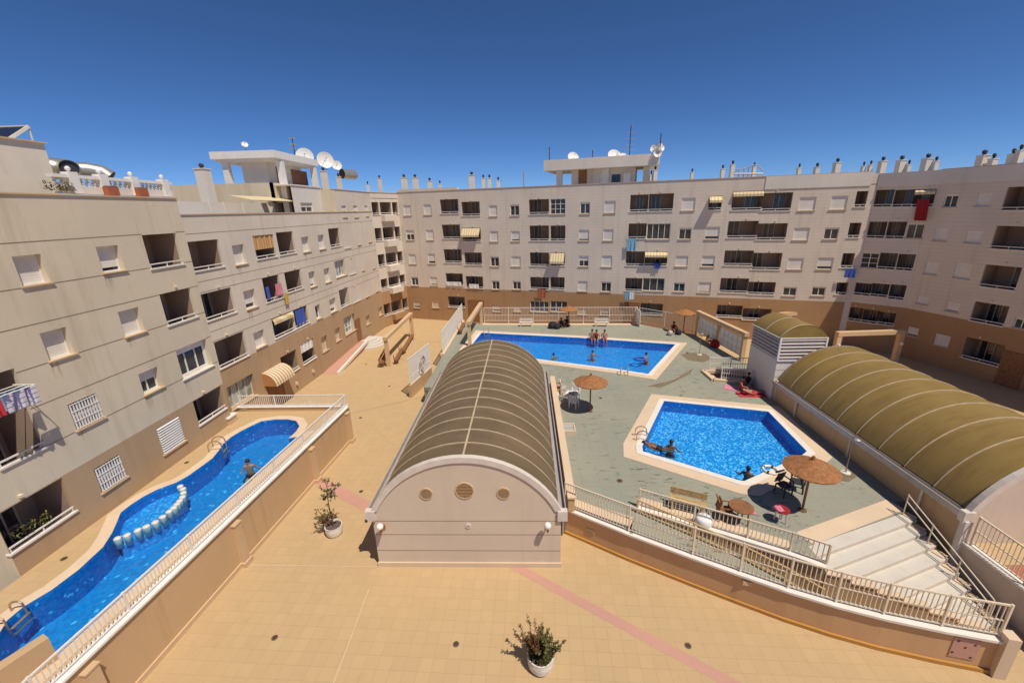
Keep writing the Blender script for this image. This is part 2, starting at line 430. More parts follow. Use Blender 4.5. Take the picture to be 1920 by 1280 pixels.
        o = bpy.data.objects.new(name, me); COL.objects.link(o)
        if parent is not None: o.parent = parent; W[o.name] = o0
        else: o.location = o0; W[o.name] = o0
        return o
def tag(o, label=None, cat=None, group=None, kind=None):
    if label: o['label'] = label
    if cat: o['category'] = cat
    if group: o['group'] = group
    if kind: o['kind'] = kind
    return o
def thing(name, label, cat, loc, group=None):
    o = bpy.data.objects.new(name, None); o.empty_display_size = .3; COL.objects.link(o)
    o.location = V(loc); W[o.name] = V(loc)
    return tag(o, label, cat, group)
def struct(o): o['kind'] = 'structure'; return o
ORD = ['first', 'second', 'third', 'fourth', 'fifth', 'sixth', 'seventh', 'eighth', 'ninth', 'tenth', 'eleventh', 'twelfth', 'thirteenth', 'fourteenth', 'fifteenth', 'sixteenth', 'seventeenth', 'eighteenth', 'nineteenth', 'twentieth']
def ztop(p, z): return V((p[0], p[1], z))

# ------------------------------------------------------------------ setting: ground
g = MB().sheet([[(-900, -500), (900, -500), (900, 1500), (-900, 1500)]], 0.0)
struct(g.build('courtyard_ground', 'paving'))
def strip(name, px, w, mat, z=.004):
    pts = [at(*p) for p in px]; b = MB()
    for a, c in zip(pts[:-1], pts[1:]):
        d = (c-a).normalized(); n = V((-d.y, d.x, 0))*w/2
        b.q(ztop(a-n, z), ztop(c-n, z), ztop(c+n, z), ztop(a+n, z))
    return struct(b.build(name, mat))
strip('pink_paving_band', [(598, 901), (712, 962)], .62, 'pink_paving')
strip('pink_paving_band', [(960, 1058), (1130, 1150), (1390, 1290)], .36, 'pink_paving')
strip('brown_paving_joint', [(648, 777), (800, 742)], .16, 'brown_near')
strip('brown_paving_joint', [(768, 664), (850, 665)], .16, 'brown_near', .006)
strip('brown_paving_joint', [(742, 668), (800, 692)], .16, 'brown_near', .008)
strip('brown_paving_joint', [(775, 640), (842, 641)], .12, 'brown_near', .010)
strip('pale_paving_joint', [(470, 1059), (712, 1062)], .035, 'pale_joint', .012)
strip('pale_paving_joint', [(692, 1104), (622, 1290)], .03, 'pale_joint', .014)

# ------------------------------------------------------------------ facades
class Facade:
    def __init__(s, P, d, toward):
        s.P = V((P[0], P[1])); s.d = V((d[0], d[1])).normalized(); s.n = V((s.d.y, -s.d.x))
        if s.n.dot(V(toward)-s.P) < 0: s.n = -s.n
    def pt(s, u, z, off=0.0):
        p = s.P+s.d*u+s.n*off; return V((p.x, p.y, z))
    def px(s, x, y):
        d = ray(x, y); nn = s.n; t = nn.dot(s.P)/nn.dot(V((d.x, d.y))); w = CAMP+d*t
        return (V((w.x, w.y))-s.P).dot(s.d), w.z
    @property
    def d3(s): return V((s.d.x, s.d.y, 0))
    @property
    def n3(s): return V((s.n.x, s.n.y, 0))
    def box(s, mb, u0, u1, z0, z1, o0, o1, mi=0):
        return mb.obox(s.pt((u0+u1)/2, (z0+z1)/2, (o0+o1)/2), s.d3, s.n3, abs(u1-u0), abs(o1-o0), abs(z1-z0), mi)
def zoomed(ox, oy, k): return lambda x, y: (ox+x/k, oy+y/k)

def wall_grid(fc, rects, u0, u1, z0, z1, zb, root, mats, grooves=(), rise=None, reveal=.16, back='interior'):
    us = sorted(set([u0, u1]+[c for r in rects for c in (r[0], r[1]) if u0 < c < u1]))
    zs = sorted(set([z0, z1, zb]+[c for r in rects for c in (r[2], r[3]) if z0 < c < z1]))
    up = MB(); lo = MB()
    for a, b in zip(us[:-1], us[1:]):
        for c, e in zip(zs[:-1], zs[1:]):
            um, zm = (a+b)/2, (c+e)/2
            if any(r[0] < um < r[1] and r[2] < zm < r[3] for r in rects): continue
            (up if zm > zb else lo).q(fc.pt(a, c), fc.pt(b, c), fc.pt(b, e), fc.pt(a, e))
    for r in rects:
        a, b, c, e = r[:4]; d = -r[4]
        tgt = up if (c+e)/2 > zb else lo
        for p in (((a, c), (a, e)), ((b, c), (b, e)), ((a, c), (b, c)), ((a, e), (b, e))):
            (p0, p1) = p
            tgt.q(fc.pt(p0[0], p0[1]), fc.pt(p1[0], p1[1]), fc.pt(p1[0], p1[1], d), fc.pt(p0[0], p0[1], d))
    # joints
    for gz_ in grooves:
        cuts = sorted((r[0], r[1]) for r in rects if r[2]-.05 < gz_ < r[3]+.05)
        x = u0
        for a, b in cuts+[(u1, u1)]:
            if a > x+.05: fc.box(up, x, min(a, u1), gz_-.014, gz_+.014, .001, .006, 1)
            x = max(x, b)
    up.build('wall', [mats[0], 'groove'], root, fixn=False)
    if lo.v: lo.build('cladding', mats[1], root, fixn=False)

def opening(fc, root, kind, u0, u1, z0, z1, opt, dep):
    "fills one opening; every window and balcony is a part with its own sub-parts"
    w, h = u1-u0, z1-z0
    if kind in ('S', 'H', 'G', 'B', 'Z', 'V', 'W'):
        fr = MB(); d = -dep+.05; t = opt.get('thick', .05 if w < 2.2 else .07); tt = opt.get('top', t)
        for a, b, c, e in ((u0+.004, u0+t, z0+.004, z1-.004), (u1-t, u1-.004, z0+.004, z1-.004), (u0+t, u1-t, z0+.004, z0+t), (u0+t, u1-t, z1-tt, z1-.004)):
            fc.box(fr, a, b, c, e, d-.04, d+.02)
        nm = max(1, round(w/.62)) if kind == 'Z' else 2
        if kind != 'S':
            for k in range(1, nm):
                x = u0+w*k/nm; fc.box(fr, x-.028, x+.028, z0+t, z1-t, d-.036, d+.014)
            if kind == 'Z' and opt.get('grid'):
                for q in (.33, .66): fc.box(fr, u0+t, u1-t, z0+h*q-.02, z0+h*q+.02, d-.034, d+.01)
        win = fr.build('window', opt.get('frame', 'white'), root)
        if True:
            MB().q(fc.pt(u0, z0, -dep+.004), fc.pt(u1, z0, -dep+.004), fc.pt(u1, z1, -dep+.004), fc.pt(u0, z1, -dep+.004)).build('pane', opt.get('glass', 'glass'), win, fixn=False)
        sm = opt.get('shutter', 'shutter')
        if kind == 'S':
            gap = random.choice((0, 0, 0, .12, .0, .07, .2))
            sh = MB(); fc.box(sh, u0+t, u1-t, z0+t+gap*h, z1-t, d-.03, d); sh.build('shutter', sm, win)
        if kind in ('H', 'G') and w < 2:
            sh = MB(); k = .42 if kind == 'H' else .12
            fc.box(sh, u0+t, u1-t, z1-t-k*h, z1-t, d-.03, d+.004); sh.build('shutter', sm, win)
        if kind == 'B':                                # barred window
            sh = MB(); fc.box(sh, u0+t, u1-t, z0+t+.1*h, z1-t-.3*h, d-.03, d+.004); sh.build('shutter', sm, win)
            br = MB(); n = 9
            for k in range(n+1):
                x = u0+.05+(w-.1)*k/n; fc.box(br, x-.022, x+.022, z0+.04, z1-.04, .0, .03)
            for q in (.05, .33, .68, .95): fc.box(br, u0+.02, u1-.02, z0+h*q-.014, z0+h*q+.014, .03, .045)
            br.build('window_bars', 'white', win)
        if kind == 'V':                                # louvred vent panel
            sh = MB(); n = 11
            for k in range(n):
                z = z0+h*(k+.5)/n; sh.obox(fc.pt((u0+u1)/2, z, -.01), fc.d3, (fc.n3*.8+V((0, 0, -.6))), w-.04, .12, .018)
            sh.build('louvre', 'white', win)
        si = MB(); fc.box(si, u0-.07, u1+.07, z0-.05, z0+.004, -.04, .07); si.build('sill', opt.get('sill', 'tan_trim'), win)
        if opt.get('drip') and random.random() < .8:
            a = u0+random.uniform(-.05, .1); L = random.uniform(.5, 1.15); ww = random.uniform(.18, .55)
            MB().q(fc.pt(a, z0-.06-L, .007), fc.pt(a+ww, z0-.06-L, .007), fc.pt(a+ww, z0-.06, .007), fc.pt(a, z0-.06, .007)).build('drip_stain', 'drip', win, fixn=False)
    else:                                              # loggia
        D = opt.get('deep', 1.45)
        b = MB()
        f0 = z0-.55
        P = lambda u, z, o: fc.pt(u, z, o)
        e = .012
        b.q(P(u0-e, f0, -D), P(u1+e, f0, -D), P(u1+e, z1+e, -D), P(u0-e, z1+e, -D))
        for u in (u0-e, u1+e): b.q(P(u, f0, -.02), P(u, f0, -D), P(u, z1+e, -D), P(u, z1+e, -.02))
        b.q(P(u0-e, z1+e, -.02), P(u1+e, z1+e, -.02), P(u1+e, z1+e, -D), P(u0-e, z1+e, -D))
        b.q(P(u0-e, f0, -.02), P(u1+e, f0, -.02), P(u1+e, f0, -D), P(u0-e, f0, -D))
        b.q(P(u0-e, f0, -.13), P(u1+e, f0, -.13), P(u1+e, z0, -.13), P(u0-e, z0, -.13))
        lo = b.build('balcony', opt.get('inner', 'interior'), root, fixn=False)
        dr = MB(); k = random.choice((.05, .5, .9)); dw = min(1.1, w*.38)
        a = u0+.15+(w-dw-.3)*k
        fc.box(dr, a, a+dw, f0+.02, f0+2.0, -D+.01, -D+.05)
        do = dr.build('balcony_door', 'glass', lo)
        fr = MB()
        for x in (a, a+dw/2, a+dw): fc.box(fr, x-.03, x+.03, f0+.02, f0+2.05, -D+.052, -D+.08)
        fr.build('door_frame', 'grey_metal', lo)
        rl = MB()
        fc.box(rl, u0-.06, u1+.06, z0-.06, z0+.006, -.12, .06)
        fc.box(rl, u0, u1, z0+.15, z0+.2, -.05, -.0)
        for q in (.02, .5, .98):
            x = u0+w*q; fc.box(rl, x-.018, x+.018, z0+.006, z0+.15, -.045, -.01)
        rl.build('railing', opt.get('rail', 'white_metal'), lo)
        if kind == 'A':
            aw = MB(); ln = opt.get('drop', .55); pj = opt.get('proj', .55)
            aw.obox(fc.pt((u0+u1)/2, z1-.06-ln/2, .03+pj/2), fc.d3, (fc.n3*pj+V((0, 0, -ln))), w-.06, math.hypot(ln, pj), .02)
            vb = MB()
            aw.obox(fc.pt((u0+u1)/2, z1-.06-ln-.1, .03+pj), fc.d3, V((0, 0, 1)), w-.06, .2, .012)
            aw.build('awning', opt.get('cloth', 'awning_yb'), lo)
        if kind == 'C':                                # roll-down curtain hung in the opening
            aw = MB(); ln = h*opt.get('frac', .6)
            n = 14
            for j in range(n):
                a0, a1 = u0+.03+(w-.06)*j/n, u0+.03+(w-.06)*(j+1)/n
                o0, o1 = -.06+.03*math.sin(j*1.7), -.06+.03*math.sin((j+1)*1.7)
                aw.q(fc.pt(a0, z1-.02, o0), fc.pt(a1, z1-.02, o1), fc.pt(a1, z1-ln, o1), fc.pt(a0, z1-ln, o0))
            aw.build('blind', opt.get('cloth', 'awning_or'), lo, fixn=False)
        if opt.get('lamp', True):
            lm = MB(); x = u0+w*random.uniform(.35, .65)
            lm.obox(fc.pt(x, z1+.2, .06), fc.d3, fc.n3, .1, .12, .1); lm.build('wall_light', 'cream_metal', lo)

def make_facade(fc, root, specs, conv, u0, u1, z0, z1, zb, mats, dep, grooves=(), inner='interior', shutter='shutter', low_shutter=None, drip=False):
    rects = []; items = []
    for sp_ in specs:
        k, tl, br = sp_[0], sp_[1:3], sp_[3:5]; opt = dict(sp_[5]) if len(sp_) > 5 else {}
        cv = opt.get('cv', conv)
        ua, zt = fc.px(*cv(*tl)); ub, zl = fc.px(*cv(*br))
        if ua > ub: ua, ub = ub, ua
        ua = max(ua, u0+.02); ub = min(ub, u1-.02)
        if ub-ua < .15 or zt-zl < .2: print('skip opening', sp_, ua, ub, zt, zl); continue
        opt.setdefault('inner', inner); opt.setdefault('drip', drip and (zt+zl)/2 > zb); opt.setdefault('shutter', shutter if (zt+zl)/2 > zb or not low_shutter else low_shutter)
        if zl < zb < zt:
            if zt-zb < zb-zl: zt = zb-.04
            else: zl = zb+.05
        lg = k in 'LAC'
        dd = .14 if lg else dep*(1.1 if k in 'HGZ' else 1)
        rects.append((ua, ub, zl, zt, dd)); items.append((k, ua, ub, zl, zt, opt, dd))
    wall_grid(fc, rects, u0, u1, z0, z1, zb, root, mats, grooves)
    for k, ua, ub, zl, zt, opt, dd in items: opening(fc, root, k, ua, ub, zl, zt, opt, dd)
    return rects
# ------------------------------------------------------------------ apartment buildings
def body(fc, root, u0, u1, ztop_, depth, zroof, mat, cap='tan_trim', capw=.3, name='roof'):
    b = MB()
    P = fc.pt
    b.q(P(u0, zroof, -.02), P(u1, zroof, -.02), P(u1, zroof, -depth), P(u0, zroof, -depth))
    b.build(name, 'grey_render', root, fixn=False)
    w = MB()
    for u in (u0, u1): w.q(P(u, 0, 0), P(u, 0, -depth), P(u, ztop_, -depth), P(u, ztop_, 0))
    w.q(P(u0, 0, -depth), P(u1, 0, -depth), P(u1, ztop_, -depth), P(u0, ztop_, -depth))
    w.q(P(u0, zroof, -.22), P(u1, zroof, -.22), P(u1, ztop_, -.22), P(u0, ztop_, -.22))
    w.build('end_wall', mat, root, fixn=False)
    c = MB(); fc.box(c, u0-.03, u1+.03, ztop_, ztop_+.05, -capw, .05)
    c.build('parapet_cap', cap, root)

# --- near left block
fa = Facade((-17, 0), (0, 1), (0, 15))
A = thing('apartment_block', 'nearest apartment block at the left edge with cream walls above the curved pool', 'apartment building', (-20, 15, 0))
r8 = zoomed(0, 0, 1)
specA = [
 ('S', 21.5, 481, 95, 529), ('S', 179, 463, 235, 506), ('L', 265.5, 441, 344, 494, dict(lamp=False)),
 ('S', 73.75, 625, 141, 662), ('S', 220.6, 585, 272.5, 620), ('L', 298.75, 552, 370, 592.5),
 ('B', 126, 759, 195, 782), ('H', 259, 702, 306, 724), ('Z', 329, 657, 399, 684, dict(sill='white', thick=.13, top=.34)),
 ('L', -70, 720, 86, 836), ('L', -60, 560, 4, 705), ('L', -60, 985, 141, 957),
 ('B', 175, 880, 237.5, 893), ('V', 292.5, 804, 347.5, 825), ('L', 361, 751, 424, 764)]
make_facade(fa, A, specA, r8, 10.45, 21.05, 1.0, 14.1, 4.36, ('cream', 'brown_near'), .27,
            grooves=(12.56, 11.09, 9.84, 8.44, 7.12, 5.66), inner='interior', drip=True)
body(fa, A, 10.45, 21.05, 14.1, 9, 13.0, 'cream')

# --- far left block
fcb = Facade((-18.4, 22.3), (.05, 1), (0, 30))
Cb = thing('apartment_block', 'long left apartment block receding to the corner, brown ground floor and striped door awning', 'apartment building', (-22, 35, 0))
e = zoomed(320, 380, 4.8); f = zoomed(400, 560, 5.333); q = zoomed(380, 560, 8)
specC = [
 ('L', 135, 355, 480, 570, dict(lamp=False)), ('S', 548, 385, 690, 545), ('C', 735, 300, 958, 480, dict(lamp=False)), ('L', 945, 270, 1130, 447, dict(lamp=False)),
 ('S', 1172, 310, 1260, 435), ('S', 1320, 293, 1395, 412), ('L', 1415, 235, 1535, 385, dict(lamp=False)), ('L', 1543, 255, 1620, 400, dict(lamp=False)),
 ('H', 1672, 280, 1715, 375), ('H', 1772, 265, 1810, 350),
 ('L', 265, 828, 590, 980), ('S', 650, 800, 785, 930), ('L', 820, 680, 1008, 850), ('L', 1020, 630, 1195, 765), ('S', 1238, 628, 1315, 745),
 ('S', 1375, 597, 1445, 705), ('Z', 1470, 530, 1588, 645, dict(glass='curtain_glass')), ('L', 1592, 515, 1665, 630), ('H', 1710, 525, 1745, 605), ('S', 1808, 495, 1840, 585),
 ('L', 165, 660, 690, 845, dict(cv=q)), ('S', 755, 520, 960, 680, dict(cv=q)),
 ('A', 905, 1045, 1120, 1140, dict(drop=.2, proj=.12)), ('L', 1100, 968, 1250, 1075), ('G', 1295, 930, 1360, 1030), ('S', 1425, 875, 1500, 965),
 ('L', 1512, 790, 1620, 905), ('L', 1625, 775, 1710, 870), ('S', 1745, 760, 1790, 845), ('S', 1838, 715, 1870, 790),
 ('Z', 130, 890, 440, 955, dict(cv=f, frame='cream_metal', glass='curtain_glass')), ('L', 668, 590, 860, 690, dict(cv=f)),
 ('C', 866, 460, 1030, 580, dict(cv=f, frac=.45, cloth='whitecloth')), ('S', 1072, 395, 1155, 500, dict(cv=f)), ('S', 1212, 310, 1280, 400, dict(cv=f)),
 ('Z', 1300, 200, 1432, 300, dict(cv=f, grid=1, glass='curtain_glass')), ('S', 1522, 180, 1572, 240, dict(cv=f)), ('S', 1650, 95, 1695, 150, dict(cv=f))]
UE = 26.0
make_facade(fcb, Cb, specC, e, -1.3, UE, 0, 13.35, 4.5, ('cream_long', 'brown_near'), .28, grooves=(12.36, 9.75, 9.15, 6.85, 6.25), low_shutter='shutter_cream', drip=True)
body(fcb, Cb, -1.3, UE, 13.35, 10, 12.3, 'cream')
# top storey at the far end
ut = fcb.px(632, 398)[0]
fct = Facade(fcb.pt(0, 0, -.003), (.05, 1), (0, 30))
make_facade(fct, Cb, [('H', 1535, 25, 1590, 130), ('H', 1640, 25, 1690, 130), ('H', 1745, 25, 1780, 120)], e, ut, UE, 13.401, 15.35, 4.5, ('cream_long', 'brown_near'), .14)
body(fct, Cb, ut, UE, 15.35, 9, 14.6, 'cream', name='upper_roof')
# set-back white attic wall with a window
fat = Facade(fcb.pt(0, 0, -1.3), (.05, 1), (0, 30))
ua = fat.px(553, 398)[0]
make_facade(fat, Cb, [('H', 563, 380, 588, 397)], r8, ua, ut-.01, 12.3, 15.5, 4.5, ('white_render', 'brown_near'), .14)
w = MB(); fat.box(w, ua, ut-.02, 15.5, 15.6, -8, .06); w.build('attic_roof', 'white_render', Cb)
# penthouse terrace wall above the attic
p0 = atX(515, 375, -20.3); p1 = atX(632, 365, -20.3)
zt0 = atX(520, 347, -20.3).z
w = MB(); w.box(-20.3, p0.y, 14.2, -20.5, fcb.pt(UE, 0).y, zt0+.15); w.box(-20.3, p0.y, 14.2, -29, p0.y+.2, zt0+.15); w.build('penthouse_parapet', 'cream', Cb)
# lower parapet screens behind the terrace
s0 = atX(372, 395, -21.5); s1 = atX(520, 395, -21.5)
w = MB(); w.box(-21.5, s0.y-3.5, 12.3, -21.7, s1.y, atX(440, 380, -21.5).z); w.build('terrace_screen', 'white_render', Cb)
# terrace awning and its orange side cloth
a0 = atX(432, 368, -20.6); a1 = atX(556, 366, -20.6); za = a0.z
w = MB(); w.obox(V((-19.9, (a0.y+a1.y)/2, za-.12)), V((0, 1, 0)), V((-1.6, 0, .35)), abs(a1.y-a0.y), 1.7, .04); w.build('terrace_awning', 'awning_yb', Cb)
w = MB(); w.box(-19.1, a1.y-1.9, 12.95, -19.13, a1.y-.1, za-.3); w.build('awning_side_cloth', 'orange', Cb)
for x in (396, 423, 458):
    pp = atX(x, 400, -19.6); w = MB(); w.tube([(-19.6, pp.y, 12.3), (-19.6, pp.y, 14.15)], .03); w.build('awning_post', 'white_metal', Cb)
# penthouse: deep roof slab on a recessed room with slanted column
XR = -19.8
pf = atX(512, 281, XR); pb_ = atX(597, 310, XR); zb_ = pf.z; 
pl = atY(391, 285, pf.y)
w = MB(); w.box(pl.x, pf.y, zb_-.55, XR, pb_.y, zb_); w.box(pl.x+.25, pf.y+.25, zb_-.75, XR-.25, pb_.y-.25, zb_-.55); w.build('penthouse_roof', 'white', Cb)
rx0 = atY(456, 330, pf.y+.9).x
w = MB(); w.box(rx0, pf.y+.9, 12.3, XR-1.3, pb_.y-1.0, zb_-.75); w.build('penthouse_room', 'white_render', Cb)
cxl = atY(424, 330, pf.y+.5).x
for xx, yy in ((cxl, pf.y+.5), (XR-.42, pf.y+1.1), (XR-.42, pb_.y-.7)):
    w = MB(); w.box(xx-.05, yy-.2, 12.3, xx+.42, yy+.22, zb_-.74); w.build('penthouse_column', 'white', Cb)
w = MB(); w.box(XR-1.296, pf.y+2.2, 13.6, XR-1.25, pf.y+3.3, zb_-1.0); w.build('penthouse_door', 'wood', Cb)
w = MB(); w.box(XR-1.296, pf.y+4.6, 13.4, XR-1.25, pf.y+7.4, zb_-1.0); w.build('penthouse_shutter', 'wood', Cb)
# --- corner loggias between left and far blocks
ce = fcb.pt(UE, 0); bs = V((-15.3, 52.6, 0))
fe = Facade((ce.x, ce.y), (bs.x-ce.x, bs.y-ce.y), (0, 30)); LE = (V((bs.x, bs.y))-V((ce.x, ce.y))).length
specE = []
for (zt, zl) in ((14.35, 13.0), (11.55, 10.15), (8.6, 7.25), (5.75, 4.6), (2.75, 1.35)):
    specE += [(zt, zl, .12, LE*.27), (zt, zl, LE*.31, LE*.72), (zt, zl, LE*.76, LE-.12)]
rects = [(a, b, zl, zt, .14) for zt, zl, a, b in specE]
wall_grid(fe, rects, 0, LE, 0, 15.35, 4.3, Cb, ('cream_far', 'brown'))
for zt, zl, a, b in specE: opening(fe, Cb, 'L', a, b, zl, zt, dict(lamp=False, deep=1.2), .14)
for zl in (13.0, 10.15, 7.25, 4.6, 1.35):
    w = MB(); fe.box(w, LE*.3, LE*.74, zl-.75, zl-.06, .01, .55); w.build('balcony_front', 'cream_far' if zl > 2 else 'brown', Cb)
w = MB(); w.prism([(ce.x, ce.y), (bs.x, bs.y), (bs.x-4, bs.y+4), (ce.x-6, ce.y)], 14.7, 14.8); w.build('corner_roof', 'grey_render', Cb)
w = MB(); fe.box(w, 0, LE, 15.35, 15.4, -.3, .05); w.build('parapet_cap', 'tan_trim', Cb)
# ground-floor door, its striped awning and wall lights
du0, dz1 = fcb.px(*f(532, 868)); du1, dz0 = fcb.px(*f(722, 990)); dz0 = .02
w = MB(); fcb.box(w, du0, du1, .02, dz1, .002, .05); dr = w.build('entrance_door', 'wood', Cb)
w = MB()
for k in (0.02, .5, .98): fcb.box(w, du0+(du1-du0)*k-.04, du0+(du1-du0)*k+.04, .02, dz1, .05, .075)
w.build('door_frame', 'terracotta', dr)
w = MB(); zc_ = dz1+.05; n = 6
au0, au1 = du0-.25, du1+.25
for k in range(n):
    t0, t1 = math.pi/2*k/n, math.pi/2*(k+1)/n
    o0, h0, o1, h1 = .95*math.sin(t0), .95*math.cos(t0), .95*math.sin(t1), .95*math.cos(t1)
    w.q(fcb.pt(au0, zc_+h0, o0+.01), fcb.pt(au1, zc_+h0, o0+.01), fcb.pt(au1, zc_+h1, o1+.01), fcb.pt(au0, zc_+h1, o1+.01))
    for u in (au0, au1): w.q(fcb.pt(u, zc_, .01), fcb.pt(u, zc_+h0, o0+.01), fcb.pt(u, zc_+h1, o1+.01), mi=1)
w.build('door_awning', ['awning_door', 'awning_or'], Cb, fixn=False)
for px_ in ((825, 845), (990, 722)):
    u, z = fcb.px(*f(*px_)); w = MB(); fcb.box(w, u-.06, u+.06, z-.12, z+.12, .001, .16); w.build('wall_light', 'cream_metal', Cb)
u, _ = fcb.px(*f(1450, 300)); w = MB(); fcb.box(w, u-.5, u+.5, .6, 2.9, .002, .05); w.build('hall_door', 'wood', Cb)

# --- far block
BA = R(-16.5)
fb = Facade((-15.3, 52.6), (math.cos(BA), math.sin(BA)), (0, 20))
B = thing('apartment_block', 'far apartment block facing the pools, five storeys with brown ground floor', 'apartment building', (8, 50, 0))
a_ = zoomed(740, 300, 4.571); b_ = zoomed(1120, 300, 4.571); c_ = zoomed(1500, 280, 4.571)
AB = dict(cloth='awning_yb')
specB = [
 ('S',72,388,145,475),('S',245,380,318,468),('L',385,340,550,455),('L',570,360,732,475),('S',808,388,880,480),('G',990,382,1068,475),('L',1150,340,1322,462),('Z',1335,335,1462,462,dict(grid=1)),('G',1592,362,1672,460),('S',1800,352,1890,452),
 ('H',95,600,170,685),('S',268,598,338,685),('L',402,555,565,672),('A',575,582,740,695,dict(drop=.75,proj=.5)),('S',815,608,888,698),('S',998,608,1072,695),('L',1155,563,1322,690),('L',1335,563,1462,690),('S',1578,598,1665,692),('S',1790,592,1872,690),
 ('S',118,805,187,890),('S',282,802,350,888),('L',418,765,578,880),('L',595,792,750,900),('G',820,825,895,912),('S',1000,823,1080,912),('L',1158,792,1322,910),('A',1334,792,1458,905,dict(drop=.9,proj=.45)),('H',1580,820,1660,912),('S',1775,818,1862,915),
 ('G',140,1000,205,1075),('S',302,1000,368,1075),('L',435,970,588,1078),('L',607,995,760,1108),('G',833,1030,900,1110),('G',1012,1035,1082,1110),('L',1160,1002,1322,1110),('L',1334,1002,1455,1110),('S',1570,1035,1650,1125),('G',1772,1040,1852,1130),
 ('S',160,1205,222,1268),('S',318,1205,383,1268),('L',455,1168,605,1265),('S',840,1235,910,1300),('S',1020,1245,1085,1300),('Z',1160,1205,1320,1305),('Z',1335,1205,1478,1305),('S',1570,1265,1650,1325),('S',1765,1270,1840,1330)]
for s_ in [
 ('L',285,300,432,440),('L',446,292,645,435),('S',728,325,832,432),('A',960,310,1060,425,dict(drop=.35,proj=.6,lamp=False)),('A',1165,270,1408,425,dict(drop=.22,proj=.15,lamp=False)),('L',1420,285,1655,432),('S',1738,318,1860,432),
 ('L',270,545,415,672),('Z',428,545,620,680),('G',705,580,800,680),('S',930,572,1040,680),('L',1125,525,1365,665),('L',1377,545,1612,682),('S',1690,580,1805,685),
 ('L',250,783,398,905),('A',410,783,595,905,dict(drop=.3,proj=.4)),('S',675,820,772,912),('S',900,820,1000,915),('L',1095,775,1325,905),('L',1337,795,1565,940),('S',1640,838,1755,938),
 ('L',243,1010,380,1125),('Z',392,1010,570,1125),('G',658,1048,745,1130),('S',870,1045,968,1138),('L',1060,1010,1285,1140),('L',1300,1042,1515,1155),('G',1600,1085,1700,1165),
 ('L',372,1225,555,1330),('L',1030,1240,1235,1351),('L',1252,1268,1480,1376)]:
    o = dict(s_[5]) if len(s_) > 5 else {}; o['cv'] = b_; specB.append(s_[:5]+(o,))
for s_ in [('S',275,400,392,515),('G',218,670,320,770),('S',160,925,272,1030),('G',110,1175,210,1255),
 ('L',490,360,612,490),('L',430,630,548,755),('L',370,890,500,1015),('L',322,1140,440,1245)]:
    specB.append(s_+(dict(cv=c_, lamp=False),))
UB = 46.9
make_facade(fb, B, specB, a_, 0, UB, 0, 15.45, 4.17, ('cream_far', 'brown'), .13, grooves=(), low_shutter='shutter_cream')
body(fb, B, 0, UB, 15.45, 11, 14.6, 'cream_far')
u_, _ = fb.px(858, 360); w = MB(); fb.box(w, 0, u_, 15.5, 15.75, -.3, .02); w.build('raised_parapet', 'cream_far', B)
u_, _ = fb.px(1435, 345); w = MB(); fb.box(w, u_, UB, 14.35, 15.449, .004, .05); w.build('parapet_band', 'white_render', B)
u0_, z1_ = fb.px(*a_(630, 1195)); u1_, _ = fb.px(*a_(765, 1195))
w = MB(); fb.box(w, u0_, u1_, .05, z1_, .003, .06); w.build('entrance_door', 'wood', B)
u0_, z1_ = fb.px(*b_(240, 1215)); u1_, _ = fb.px(*b_(365, 1215))
w = MB(); fb.box(w, u0_, u1_, .05, z1_, .003, .06); w.build('entrance_door', 'wood', B)
# roof pavilion on the far block
fr_ = Facade(fb.pt(0, 0, -3.2), (math.cos(BA), math.sin(BA)), (0, 20))
z_ = zoomed(1000, 220, 5.333)
def pav(x0, x1, y0, y1, o0, o1, name, mat):
    ua_, zt_ = fr_.px(*z_(x0, y0)); ub_, zl_ = fr_.px(*z_(x1, y1)); w = MB(); fr_.box(w, ua_, ub_, zl_, zt_, o0, o1); return w.build(name, mat, B)
pav(125, 1260, 440, 482, -5, 1.0, 'pavilion_roof', 'white_render')
pav(380, 600, 492, 720, -4, -.2, 'pavilion_room', 'cream_far')
pav(600, 660, 493, 720, -.35, -.05, 'pavilion_column', 'white_render')
pav(660, 745, 493, 720, -3.9, -.25, 'pavilion_wall', 'white')
pav(745, 1010, 493, 720, -3.8, -.5, 'pavilion_wall', 'white_render')
pav(1100, 1150, 493, 720, -3.5, -.3, 'pavilion_wall', 'white_render')
pav(230, 285, 493, 720, -.4, -.05, 'pavilion_column', 'white_render')
pav(450, 530, 525, 720, -.19, -.16, 'pavilion_arch_door', 'wood')
pav(780, 862, 570, 700, -.49, -.46, 'pavilion_window', 'glass')
pav(905, 965, 560, 720, .2, .26, 'pavilion_shutter', 'white')

# --- right block, turned from the sun, with a splayed corner bay
CA, DA = R(-46), R(-75); CL = 3.78
fk = Facade((30.15, 39.15), (math.cos(CA), math.sin(CA)), (0, 20))
pk = fk.pt(CL, 0)
fd = Facade((pk.x, pk.y), (math.cos(DA), math.sin(DA)), (0, 20))
D = thing('apartment_block', 'shaded apartment block along the right edge behind the yellow barrel roof', 'apartment building', (36, 26, 0))
d_ = zoomed(1500, 500, 4.571)
specK = [
 ('L',648,350,782,490),('L',820,350,955,490),('A',990,345,1135,490,dict(drop=.15,proj=.2)),
 ('L',590,620,720,760),('L',760,620,885,765),('Z',930,640,1045,765),
 ('Z',525,885,655,1020,dict(grid=1)),('L',690,885,810,1030),('L',850,895,960,1040),
 ('L',468,1140,595,1255),('L',620,1145,745,1268),('L',780,1155,885,1290)]
for s_ in [('L',400,340,520,470),('L',548,362,660,490),('L',685,385,800,505)]: specK.append(s_+(dict(cv=d_),))
